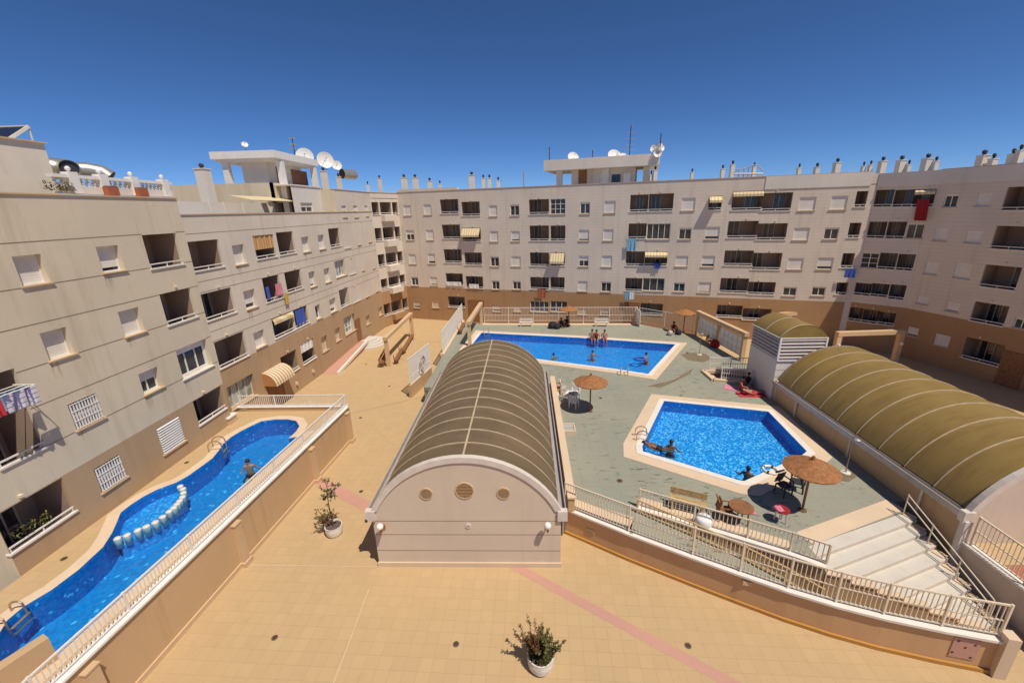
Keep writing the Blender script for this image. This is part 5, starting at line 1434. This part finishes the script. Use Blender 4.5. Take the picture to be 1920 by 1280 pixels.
ladder('steel ladder on the near side of the large pool', at(1170, 700, ZT), (.2, 1, 0), ZT+.04, 1.2)
# ------------------------------------------------------------------ drains
def drain(x, y, lab, r=.1, z=0.0):
    p = at(x, y, z); root = thing('floor_drain', lab, 'drain', p, 'round floor drains')
    b = MB(); b.lathe(p, [(r, .006), (r, .016), (r*.55, .016), (r*.5, .008)], 16); b.build('rim', 'rust', root)
    b = MB(); b.lathe(p, [(r*.52, .009), (0, .009)], 14); b.build('grate', 'dark', root)
drain(515, 1195, 'rusty floor drain nearest the curved pool wall in the front courtyard')
drain(855, 1207, 'rusty floor drain left of the bushy white planter')
drain(1290, 1210, 'rusty floor drain between the pink band and the curved wall')
drain(677, 921, 'rusty floor drain left of the central vault above the pink band')
drain(676, 783, 'rusty floor drain near the corner of the white balustrade')
drain(686, 683, 'small floor drain before the courtyard pergola', .09)
drain(730, 724, 'small floor drain in the middle of the left courtyard', .09)
drain(1162, 901, 'dark floor drain on the green terrace near the ramp railing', .13, ZT+.004)
drain(1126, 746, 'dark floor drain right of the left parasol', .1, ZT+.004)
drain(120, 1047, 'small floor drain on the curved pool terrace, nearer end', .1, ZD)
drain(350, 867, 'small floor drain on the curved pool terrace by the louvred vent', .1, ZD)

# ------------------------------------------------------------------ plants
def leaf_quad(b, p, d, up, l, w, mi):
    d = V(d).normalized(); s = d.cross(V(up));
    if s.length < 1e-3: s = V((1, 0, 0))
    s.normalize(); t = s.cross(d)
    b.q(p, p+d*l*.5+s*w*.5-t*l*.04, p+d*l, p+d*l*.5-s*w*.5-t*l*.04, mi=mi)
def pot(label, p, r, h):
    root = thing('planter', label, 'planter', p)
    b = MB(); b.lathe(p, [(0, 0), (r*.78, 0), (r*.95, h*.25), (r, h*.6), (r*.97, h*.9), (r*1.0, h), (r*.9, h), (r*.88, h*.86)], 28); b.build('pot', 'stone', root, smooth=False)
    b = MB(); b.lathe(p, [(r*.9, h*.86), (0, h*.88)], 20, wob=.02); b.build('soil', 'soil', root)
    return root
p = at(1014, 1248); pot1 = pot('white round planter standing in the front courtyard with a thin bush', p, .40, .5)
bush = thing('shrub', 'thin olive bush spilling from the front planter, its left shadow painted as red-brown sprays', 'shrub', p+V((0, 0, .45)))
st_ = MB(); lf = MB(); rnd = random.Random(4)
for k in range(64):
    a = rnd.uniform(0, 2*math.pi); lean = rnd.uniform(.08, .75)*(.55 if math.sin(a) < -.3 else 1); L = rnd.uniform(.45, 1.0)
    if math.cos(a) < -.2: L *= 1.1
    d = V((math.cos(a)*lean, math.sin(a)*lean, 1.05-.4*lean)).normalized()
    base = p+V((math.cos(a)*.14*rnd.random(), math.sin(a)*.14*rnd.random(), .44)); pts = [base]
    for j in range(1, 5): pts.append(base+d*(L*j/4)+V((0, 0, -.1*lean*(j/4)**2*L))+V((rnd.uniform(-.03, .03), rnd.uniform(-.03, .03), 0)))
    st_.tube(pts, [.012, .01, .008, .006, .004], 4, caps=False)
    for j in range(40):
        t = rnd.uniform(.2, 1)**.7; i = min(3, int(t*4)); q = pts[i].lerp(pts[i+1], t*4-i)
        ld = V((rnd.uniform(-1, 1), rnd.uniform(-1, 1), rnd.uniform(-.3, .9)))
        mi = 1 if (math.cos(a) < -.15 and rnd.random() < .6) else (2 if rnd.random() < .45 else 0)  # left leaves reddened: the bush's ground shadow painted into their colour
        leaf_quad(lf, q, ld, (rnd.random(), rnd.random(), 1), rnd.uniform(.06, .11), rnd.uniform(.03, .055), mi)
for k in range(900):                        # dense low heart of the bush
    a = rnd.uniform(0, 6.28); rr_ = .36*math.sqrt(rnd.random()); q = p+V((rr_*math.cos(a), rr_*math.sin(a), .46+rnd.uniform(0, .38)*(1-rr_)))
    leaf_quad(lf, q, (rnd.uniform(-1, 1), rnd.uniform(-1, 1), rnd.uniform(0, 1)), (rnd.random(), rnd.random(), 1), rnd.uniform(.05, .1), .035, 0)
st_.build('stem', 'bark', bush); lf.build('foliage', ['leaf', 'leaf_red', 'leaf_olive'], bush, fixn=False)
p = at(628, 1000); pot2 = pot('white round planter left of the central vault with a tall thin plant', p, .36, .46)
tp = thing('tall_plant', 'tall thin stemmed plant with green and reddish leaves left of the central vault', 'plant', p+V((0, 0, .42)))
st_ = MB(); lf = MB(); rnd = random.Random(11)
trunk = [p+V((0, 0, .4)), p+V((-.03, .02, .9)), p+V((-.07, .05, 1.4)), p+V((-.05, .06, 1.95)), p+V((.0, .05, 2.35))]
st_.tube(trunk, [.035, .032, .026, .02, .012], 6)
def spray(q, d, L, n, mi, big=.16):
    e_ = q+V(d)*L; st_.tube([q, q.lerp(e_, .5)+V((0, 0, .05)), e_], [.01, .008, .004], 4, caps=False)
    for j in range(n):
        t = rnd.uniform(.25, 1); r_ = q.lerp(e_, t)+V((0, 0, .05*math.sin(t*3.1)))
        leaf_quad(lf, r_, V(d)*.6+V((rnd.uniform(-1, 1), rnd.uniform(-1, 1), rnd.uniform(-.6, .4))), (rnd.uniform(-.3, .3), rnd.uniform(-.3, .3), 1), rnd.uniform(big*.6, big*1.2), big*.34, mi)
for k in range(9):
    a = rnd.uniform(0, 6.28); spray(trunk[3]+V((0, 0, rnd.uniform(-.25, .3))), (math.cos(a), math.sin(a), rnd.uniform(-.1, .6)), rnd.uniform(.25, .5), 16, rnd.choice((0, 0, 2)))
spray(trunk[4], (.75, .1, .1), .62, 26, 0, .17); spray(trunk[4], (-.3, .2, .9), .35, 14, 0); spray(trunk[4], (.25, .1, .9), .42, 14, 2)
for zk in range(10):
    q = trunk[1].lerp(trunk[3], rnd.random()); a = rnd.uniform(0, 6.28); spray(q, (math.cos(a), math.sin(a), .3), .18, 8, rnd.choice((0, 1, 2)), .12)
for k in range(10):
    a = rnd.uniform(2.2, 4.2); spray(p+V((-.12, 0, .5)), (math.cos(a), math.sin(a)*.8, rnd.uniform(.3, 1.1)), rnd.uniform(.35, .75), 14, rnd.choice((0, 1, 2)), .15)
spray(trunk[1], (.8, 0, .3), .36, 12, 1, .15)
st_.build('stem', 'bark', tp); lf.build('foliage', ['leaf', 'leaf_red', 'leaf_olive'], tp, fixn=False)
# flowers on the ground-floor loggia of the near block
u, z = fa.px(68, 985); q = fa.pt(u, z, -.12); lf = MB(); rnd = random.Random(3)
for k in range(110): 
    r_ = q+V((rnd.uniform(-.25, .1), rnd.uniform(-.5, .6), rnd.uniform(-.2, .12))); leaf_quad(lf, r_, (rnd.uniform(-1, 1), rnd.uniform(-1, 1), rnd.uniform(0, 1)), (0, 0, 1), .11, .05, rnd.choice((0, 0, 1)))
o = lf.build('window_box_plant', ['leaf', 'leaf_olive'], fixn=False); tag(o, 'green foliage spilling over the ground-floor loggia sill of the near block', 'plants', kind='stuff')
# ------------------------------------------------------------------ laundry and balcony things
def cloth_on(fc, u0, u1, z0, z1, off, mat, lab, name='laundry', slant=0.0):
    b = MB(); n = 8; m_ = 4
    for i in range(n):
        for j in range(m_):
            def f(a, c):
                t = c/m_; return fc.pt(u0+(u1-u0)*a/n+slant*t, z1+(z0-z1)*t, off+.05*math.sin(a*1.9)*t+.02*math.sin(a*4))
            b.q(f(i, j), f(i+1, j), f(i+1, j+1), f(i, j+1))
    return tag(b.build(name, mat, fixn=False), lab, 'laundry')
def cloth_px(fc, cv, tl, br, off, mat, lab, **kw):
    ua, z1 = fc.px(*cv(*tl)); ub, z0 = fc.px(*cv(*br)); return cloth_on(fc, min(ua, ub), max(ua, ub), z0, z1, off, mat, lab, **kw)
cloth_px(fcb, e, (838, 760), (885, 860), .12, 'blue', 'blue cloth hanging at the left end of a second-row loggia of the left block')
cloth_px(fcb, e, (925, 735), (1000, 820), .1, 'pink', 'pink flowered cloth drying in the second-row loggia of the left block')
cloth_px(fcb, e, (1000, 818), (1050, 905), .16, 'yellow', 'mustard towel hanging below the railing of the left block')
cloth_px(fcb, e, (1112, 975), (1215, 1070), .02, 'blue', 'dark blue sheet filling a third-row loggia of the left block')
cloth_px(fb, b_, (255, 672), (330, 775), .25, 'lightblue', 'light blue towels hung below a second-row loggia of the far block')
cloth_px(fb, b_, (240, 1128), (275, 1195), .3, 'lightblue', 'light blue towel on the rack above the far entrance door')
cloth_px(fb, b_, (278, 1126), (315, 1190), .3, 'whitecloth', 'white towel on the rack above the far entrance door')
cloth_px(fb, b_, (490, 880), (535, 930), .2, 'blue', 'dark blue cloth below the short cream awning of the far block')
cloth_px(fb, a_, (445, 1040), (575, 1078), .1, 'whitecloth', 'white sheet drying in a fourth-row loggia at the left of the far block')
cloth_px(fb, a_, (640, 1060), (725, 1100), .1, 'whitecloth', 'white laundry in the loggia above the left entrance of the far block')
cloth_px(fb, a_, (1230, 1100), (1300, 1180), .28, 'terracotta', 'rust red mat hung over a fourth-row railing of the far block')
cloth_px(fb, c_, (378, 1020), (455, 1095), .35, 'blue', 'bright blue cloth hung at the corner of the far block')
cloth_px(fk, c_, (1010, 430), (1070, 610), .25, 'darkred', 'long dark red cloth hanging from the top row of the shaded block', slant=.1)
# airer with towels beside the near left block
u, z = fa.px(40, 742)
ar = thing('clothes_airer', 'white wall airer with patterned towels below the upper loggia of the near block', 'clothes airer', fa.pt(u, z, .1))
b = MB()
ua, za = fa.px(2, 722); ub, _ = fa.px(42, 706)
ua = 10.9; ub = 12.25; za = 8.1
for o_ in (.15, .45, .75): b.tube([fa.pt(ua, za, o_), fa.pt(ub, za, o_)], .018, 6)
for u_ in (ua, ub): b.tube([fa.pt(u_, za, .0), fa.pt(u_, za, .78)], .018, 6); b.tube([fa.pt(u_, za-.45, .0), fa.pt(u_, za, .6)], .014, 6)
b.build('airer_frame', 'white_metal', ar)
for k, (mt_, o_) in enumerate((('red', .74), ('checked', .76), ('lightblue', .45))):
    a0 = ua+.02+(ub-ua)*(.0, .3, .4)[k]; a1 = ua+(ub-ua)*(.28, .98, .95)[k]
    cloth_on(fa, a0, a1, za-.6, za, o_, mt_, ('red towel', 'white checked towel', 'pale blue towel')[k]+' hanging on the white wall airer of the near block')
# ------------------------------------------------------------------ roofs: chimneys
def chimney(label, p, w, h, group):
    root = thing('chimney', label, 'chimney', p, group)
    b = MB(); b.box(p.x-w/2, p.y-w/2, p.z, p.x+w/2, p.y+w/2, p.z+h); b.box(p.x-w*.56, p.y-w*.56, p.z+h, p.x+w*.56, p.y+w*.56, p.z+h+.07); b.build('stack', 'white_render', root)
    b = MB(); r = min(.17, w*.3); b.lathe(p+V((0, 0, h+.07)), [(r*.7, 0), (r*.7, .14), (r, .14), (r, .28), (r*.6, .36), (0, .38)], 12); b.build('cowl', 'dark', root)
def roof_row(fc, cv, rows, off, zroof, where, group):
    g = Facade(fc.pt(0, 0, off), (fc.d.x, fc.d.y), (0, 20))
    n = len(rows)
    for i, (x, yb, yt, wpx) in enumerate(sorted(rows)):
        u, zt_ = g.px(*cv(x, yt)); u2, _ = g.px(*cv(x+wpx, yt)); w = max(.28, abs(u2-u)*.95)
        p = g.pt(u, zroof); h = max(.35, zt_-zroof)
        nm = ORD[i] if i < 10 or n < 12 else None
        pos = (ORD[i]+' from the left') if i <= n//2 else (('rightmost' if i == n-1 else ORD[n-1-i]+' from the right'))
        chimney('white chimney on %s, %s' % (where, pos), p, w, h, group)
roof_row(fb, a_, [(80,235,155,40),(175,235,155,40),(300,230,185,32),(388,222,208,22),(660,238,135,45),(760,238,160,28),(812,236,160,30),(888,230,180,28)], -2.5, 14.6, 'the far roof left of the pavilion', 'chimneys on the far block')
roof_row(fb, b_, [(497,165,92,35),(462,165,130,22),(812,150,112,22),(1075,130,82,32),(1160,130,45,36),(1345,125,62,28),(1730,125,72,28),(1885,125,70,38)], -2.5, 14.6, 'the far roof right of the pavilion', 'chimneys on the far block')
roof_row(fk, c_, [(545,195,150,30),(605,195,140,34),(710,190,108,60),(870,185,100,72),(932,180,138,40),(1095,172,85,82),(1165,165,110,50)], -2.4, 14.4, 'the roof of the splayed corner', 'chimneys on the right block')
roof_row(fd, c_, [(1575,145,58,82),(1657,140,88,62),(1825,130,48,62),(1890,125,15,60)], -2.2, 14.4, 'the shaded right roof', 'chimneys on the right block')
roof_row(fb, c_, [(145,215,160,42),(320,205,120,55)], -2.2, 14.6, 'the far roof beside the corner', 'chimneys on the far block')
r5 = zoomed(380, 240, 4.571)
gC = Facade(fcb.pt(0, 0, -2.6), (.05, 1), (0, 30))
for (x, yb, yt, w_, lab) in ((1035, 480, 375, .5, 'white chimney block at the end of the left penthouse'), (1165, 480, 425, .4, 'small white chimney before the dark roof duct'), (1515, 520, 435, .42, 'white chimney above the inner corner of the left block'), (1415, 510, 488, .3, 'low white vent above the inner corner loggias')):
    u, zt_ = gC.px(*r5(x, yt)); chimney(lab, gC.pt(u, 14.6), w_, max(.4, zt_-14.6), 'chimneys on the left block')
pc = atX(379, 318, -24.5); chimney('tall cream chimney standing alone left of the penthouse', V((-24.5, pc.y, 12.3)), .75, pc.z-12.3, 'chimneys on the left block')
# pole and pipes on the far roof
u, z = fb.px(*a_(1048, 75)); b = MB(); p = fb.pt(u, 14.6, -2.5); b.tube([p, V((p.x, p.y, z))], .07, 8); tag(b.build('flue_pipe', 'grey_metal'), 'single tall grey flue pipe left of the far pavilion', 'flue')
gB = Facade(fb.pt(0, 0, -2), (math.cos(BA), math.sin(BA)), (0, 20)); b = MB()
pts = [gB.pt(*gB.px(*b_(x, y))) for x, y in ((1170,115),(1200,85),(1280,70),(1340,45),(1365,40),(1425,100))]
b.tube(pts, .05, 6)
for x, y in ((1215,80),(1260,72),(1300,62)): u, z = gB.px(*b_(x, y)); b.tube([gB.pt(u, 14.6), gB.pt(u, z)], .05, 6)
b.tube([gB.pt(*gB.px(*b_(1170, 120))), gB.pt(*gB.px(*b_(1420, 118)))], .09, 6)
tag(b.build('roof_pipework', 'grey_metal'), 'tangle of grey pipes on the far roof right of the pavilion', 'pipes')
# satellite dishes and masts
def dish(label, p, r, az, el, grp='satellite dishes on the roofs', base=None):
    root = thing('satellite_dish', label, 'satellite dish', p, grp)
    d = V((math.cos(az)*math.cos(el), math.sin(az)*math.cos(el), math.sin(el))); q = V((0, 0, 1)).rotation_difference(d)
    b = MB(); prof = [(0, -.18*r), (r*.4, -.14*r), (r*.75, -.06*r), (r, .06*r)]; b.lathe((0, 0, 0), prof, 20); b.v = [p+q @ v for v in b.v]; b.build('reflector', 'white', root, smooth=True)
    b = MB(); b.tube([p-d*.05, p-d*.2, V((p.x-d.x*.2, p.y-d.y*.2, (base if base is not None else p.z-r*1.3)))], .04, 6); b.build('mount', 'grey_metal', root)
    b = MB(); f = p+d*r*.9; b.tube([p+q @ V((0, -r, .05*r)), f], .012, 5); b.obox(f, (1, 0, 0), (0, 1, 0), .06, .06, .08); b.build('feed_arm', 'dark', root)
SD = R(-75)
def dpx(lab, fc_, cv, x, y, r, az=SD, el=R(30), off=-3):
    g = Facade(fc_.pt(0, 0, off), (fc_.d.x, fc_.d.y), (0, 20)); u, z = g.px(*cv(x, y)); p = g.pt(u, z); dish(lab, p, r, az, el)
dpx('small white dish at the left of the far pavilion roof', fb, z_, 400, 400, .62)
dpx('white dish left of the tall antenna mast on the far pavilion', fb, z_, 815, 390, .8, off=-4)
dpx('white dish right beside the foot of the tall antenna mast', fb, z_, 905, 405, .55)
dpx('white dish low in the cluster at the right tip of the far pavilion', fb, z_, 1245, 355, .42, R(-100), R(10), -2)
dpx('white dish upper left in the cluster at the right tip of the far pavilion', fb, z_, 1210, 310, .4, R(-120), R(20), -2.4)
dpx('white dish upper right in the cluster at the right tip of the far pavilion', fb, z_, 1275, 300, .4, R(-70), R(20), -2.2)
dpx('large white dish on the left penthouse roof edge', fcb, r5, 875, 245, .8, R(-62), R(12), -4)
dpx('large white dish behind the left penthouse', fcb, r5, 1050, 275, .82, R(-55), R(12), -3.5)
dpx('smaller white dish at the right end of the left penthouse group', fcb, r5, 1150, 320, .5, R(-60), R(15), -3)
pd = atX(459, 271, -26); dish('small bright dish on a post on the left penthouse roof', pd, .28, R(-50), R(30), base=zb_)
def mast(label, fc_, cv, foot, top, arms, off=-3):
    g = Facade(fc_.pt(0, 0, off), (fc_.d.x, fc_.d.y), (0, 20)); u0, z0 = g.px(*cv(*foot)); u1, z1 = g.px(*cv(*top))
    root = thing('antenna_mast', label, 'antenna', g.pt(u0, z0)); b = MB(); b.tube([g.pt(u0, z0), g.pt(u0, z1)], .045, 6); b.build('pole', 'dark', root)
    for (t, l) in arms:
        z = z0+(z1-z0)*t; b = MB(); b.bar(g.pt(u0-l, z), g.pt(u0+l, z), .035, .035)
        for k in range(-3, 4): b.bar(g.pt(u0+l*k/3.2, z, -.25), g.pt(u0+l*k/3.2, z, .25), .02, .02)
        b.build('aerial', 'grey_metal', root)
mast('tall antenna mast in the middle of the far pavilion roof', fb, z_, (958, 432), (975, 75), ((.97, .25), (.8, .4), (.62, .5), (.45, .35), (.3, .55)), -3.5)
mast('thin antenna above the dish cluster of the far pavilion', fb, z_, (1268, 300), (1268, 160), ((.5, .22), (.3, .3)), -2)
mast('thin antenna at the left tip of the far pavilion', fb, z_, (160, 432), (160, 300), ((.7, .15),), -2.5)
mast('low antenna near the left dish of the far pavilion', fb, z_, (590, 432), (590, 325), ((.95, .2), (.5, .45)), -3)
mast('antenna on the left penthouse roof', fcb, r5, (795, 260), (788, 85), ((.95, .25), (.65, .4), (.45, .3)), -5)
# ducts
def duct(label, pts, r, mouth=True):
    root = thing('roof_duct', label, 'duct', V(pts[0])); b = MB(); b.tube(pts, r, 20, caps=False); b.build('duct_body', 'duct', root, smooth=True)
    if mouth:
        b = MB(); a, c = V(pts[-1]), V(pts[-2]); d = (a-c).normalized(); rr = r if not isinstance(r, list) else r[-1]; b.tube([a-d*.12, a-d*.08], rr*.97, 20); b.build('duct_mouth', 'dark', root)
    for k, p_ in enumerate(pts[:-1]):
        pass
    return root
c0 = atX(116, 317, -22.5)
dz = c0.z
duct('large galvanised roof duct at the left with its dark mouth facing the courtyard', [c0+V((-.75, -.9, 0)), c0+V((-.25, -.3, 0)), c0+V((.1, .1, 0)), c0+V((.55, -.1, 0)), c0+V((.85, -.45, -.02))], [.48, .5, .47, .38, .35])
c1 = atX(155, 320, -23.2)
duct('galvanised roof duct stub behind the larger duct', [c1+V((-.3, -.3, 0)), c1+V((.1, .2, 0)), c1+V((.45, .55, -.1)), c1+V((.7, .7, -.35))], .42)
c2 = gC.pt(*gC.px(*r5(1185, 395)))
duct('dark-mouthed roof duct right of the left penthouse', [V((c2.x+.9, c2.y+1.4, c2.z)), V((c2.x+.6, c2.y+.5, c2.z)), V((c2.x+.2, c2.y-.2, c2.z))], .5)
# ------------------------------------------------------------------ roof of the near left block
rb = thing('roof_block', 'cream roof block with sloping edge at the far left', 'roof structure', (-23, 12, 13))
pA = atX(82, 270, -21.5); yA = pA.y
b = MB(); b.box(-32, 6, 13.0, -21.5, yA, pA.z); b.build('block_wall', 'cream_light', rb)
b = MB(); b.box(-32, 6, pA.z, -21.4, yA+.1, pA.z+.06); b.build('block_cap', 'tan_trim', rb)
pB_ = atX(60, 330, -18.6); pC_ = atX(96, 353, -18.6)
b = MB(); prof = [(6, pB_.z), (pB_.y, pB_.z), (pC_.y, pC_.z), (pC_.y, 13), (6, 13)]
b.q(*[(-18.6, y, z) for y, z in prof]); b.q(*[(-18.9, y, z) for y, z in prof])
for (ya, za), (yb, zb2) in zip(prof[:-1], prof[1:]): b.q((-18.6, ya, za), (-18.6, yb, zb2), (-18.9, yb, zb2), (-18.9, ya, za))
b.build('sloping_parapet', 'cream_light', rb)
sp = thing('solar_panel', 'dark tilted solar panel on the roof block at the far left', 'solar panel', (-22.5, yA-1, pA.z))
pt = atX(50, 237, -23.5); pb3 = atX(10, 263, -22.0)
q1_, q4_ = atX(52, 236, -22.2), atX(10, 263, -22.2); q2_, q3_ = q1_+V((-4.5, 0, 0)), q4_+V((-4.5, 0, 0))
b = MB(); b.q(q1_, q2_, q3_, q4_); dz_ = V((0, .05, -.08)); b.q(q1_+dz_, q2_+dz_, q3_+dz_, q4_+dz_); b.build('panel', 'solar', sp, fixn=False)
b = MB(); b.bar(q1_+V((.03, 0, -.03)), q4_+V((.03, 0, -.03)), .05, .12); b.bar(q1_, q2_, .05, .05); b.bar(q1_, V((q1_.x, q1_.y, pA.z)), .05, .05); b.build('panel_frame', 'white_metal', sp)
# ornate balustrade and plant pots
bx_ = -17.35
ba = atX(97, 345, bx_); bb_ = atX(318, 345, bx_); zl_, zh_ = 14.2, atX(200, 333, bx_).z
orn = thing('roof_balustrade', 'ornate white balustrade with ball finials on the near left roof', 'balustrade', (bx_, ba.y, zl_))
b = MB(); b.box(bx_-.1, ba.y, zl_, bx_+.1, bb_.y, zl_+.28); b.build('base_wall', 'white_render', orn)
b = MB(); b.box(bx_-.13, ba.y, zh_-.12, bx_+.13, bb_.y, zh_); b.build('hand_rail', 'white', orn)
pys = [atX(x, 340, bx_).y for x in (134, 190, 247, 304)]
for y in pys:
    b = MB(); b.box(bx_-.17, y-.17, zl_, bx_+.17, y+.17, zh_+.1); b.lathe((bx_, y, zh_+.1), [(.0, 0), (.05, 0), (.04, .04), (.085, .09), (.09, .14), (.05, .2), (0, .22)], 12); b.build('pillar', 'white', orn)
seg = [ba.y]+pys+[bb_.y]
for a, c in zip(seg[:-1], seg[1:]):
    n = max(1, round((c-a)/.22)); b = MB()
    for k in range(n):
        y = a+(c-a)*(k+.5)/n; b.lathe((bx_, y, zl_+.28), [(.06, 0), (.04, .05), (.085, (zh_-zl_-.4)*.35), (.035, (zh_-zl_-.4)*.7), (.06, zh_-zl_-.4)], 8)
    b.build('baluster_panel', 'white_render', orn)
for x, lab in ((208, 'left'), (264, 'right')):
    p = atX(x, 362, bx_+.2); pp_ = V((bx_+.22, p.y, 14.15)); rt = thing('flower_pot', 'terracotta trough hung on the roof balustrade, the %s one' % lab, 'flower pot', pp_)
    b = MB(); b.box(pp_.x-.1, p.y-.24, 14.16, pp_.x+.14, p.y+.24, 14.5); b.build('trough', 'terracotta', rt)
    b = MB(); b.box(pp_.x-.08, p.y-.22, 14.5, pp_.x+.12, p.y+.22, 14.53); b.build('soil', 'soil', rt)
p = atX(112, 352, bx_+.2); lf = MB(); rnd = random.Random(9)
for k in range(160): leaf_quad(lf, V((bx_+.2, p.y+rnd.uniform(-.5, .5), 14.25+rnd.uniform(0, .3))), (rnd.uniform(-1, 1), rnd.uniform(-1, 1), rnd.uniform(0, 1)), (0, 0, 1), .12, .05, 0)
tag(lf.build('roof_plant', ['leaf_olive'], fixn=False), 'yellowish plants at the left end of the ornate roof balustrade', 'plants')

# ------------------------------------------------------------------ light and sky
w = bpy.data.worlds.new('World'); S.world = w; w.use_nodes = True
nt = w.node_tree; bg = nt.nodes['Background']
sky = nt.nodes.new('ShaderNodeTexSky'); sky.sky_type = 'NISHITA'; sky.sun_disc = False
EL = 62.0; AZ = math.atan2(.70, -.71)
sky.sun_elevation = R(EL); sky.sun_rotation = AZ; sky.altitude = 2000; sky.air_density = .6; sky.dust_density = 1.0; sky.ozone_density = 10
hs = nt.nodes.new('ShaderNodeHueSaturation'); hs.inputs['Saturation'].default_value = 1.06
nt.links.new(sky.outputs[0], hs.inputs['Color']); nt.links.new(hs.outputs[0], bg.inputs[0]); bg.inputs[1].default_value = .11
sl = bpy.data.lights.new('sun', 'SUN'); sl.energy = 4.3; sl.angle = R(.5); sl.color = (1, .91, .78)
so = bpy.data.objects.new('sun', sl); COL.objects.link(so)
sdir = V((math.sin(AZ)*math.cos(R(EL)), math.cos(AZ)*math.cos(R(EL)), math.sin(R(EL))))
so.rotation_euler = sdir.to_track_quat('Z', 'Y').to_euler(); so.location = (20, -20, 40)
S.view_settings.view_transform = 'Standard'; S.view_settings.look = 'None'; S.view_settings.exposure = 0; S.view_settings.gamma = 1
S.render.engine = 'CYCLES'
try:
    S.cycles.max_bounces = 8; S.cycles.transparent_max_bounces = 8; S.cycles.diffuse_bounces = 4
except Exception: pass
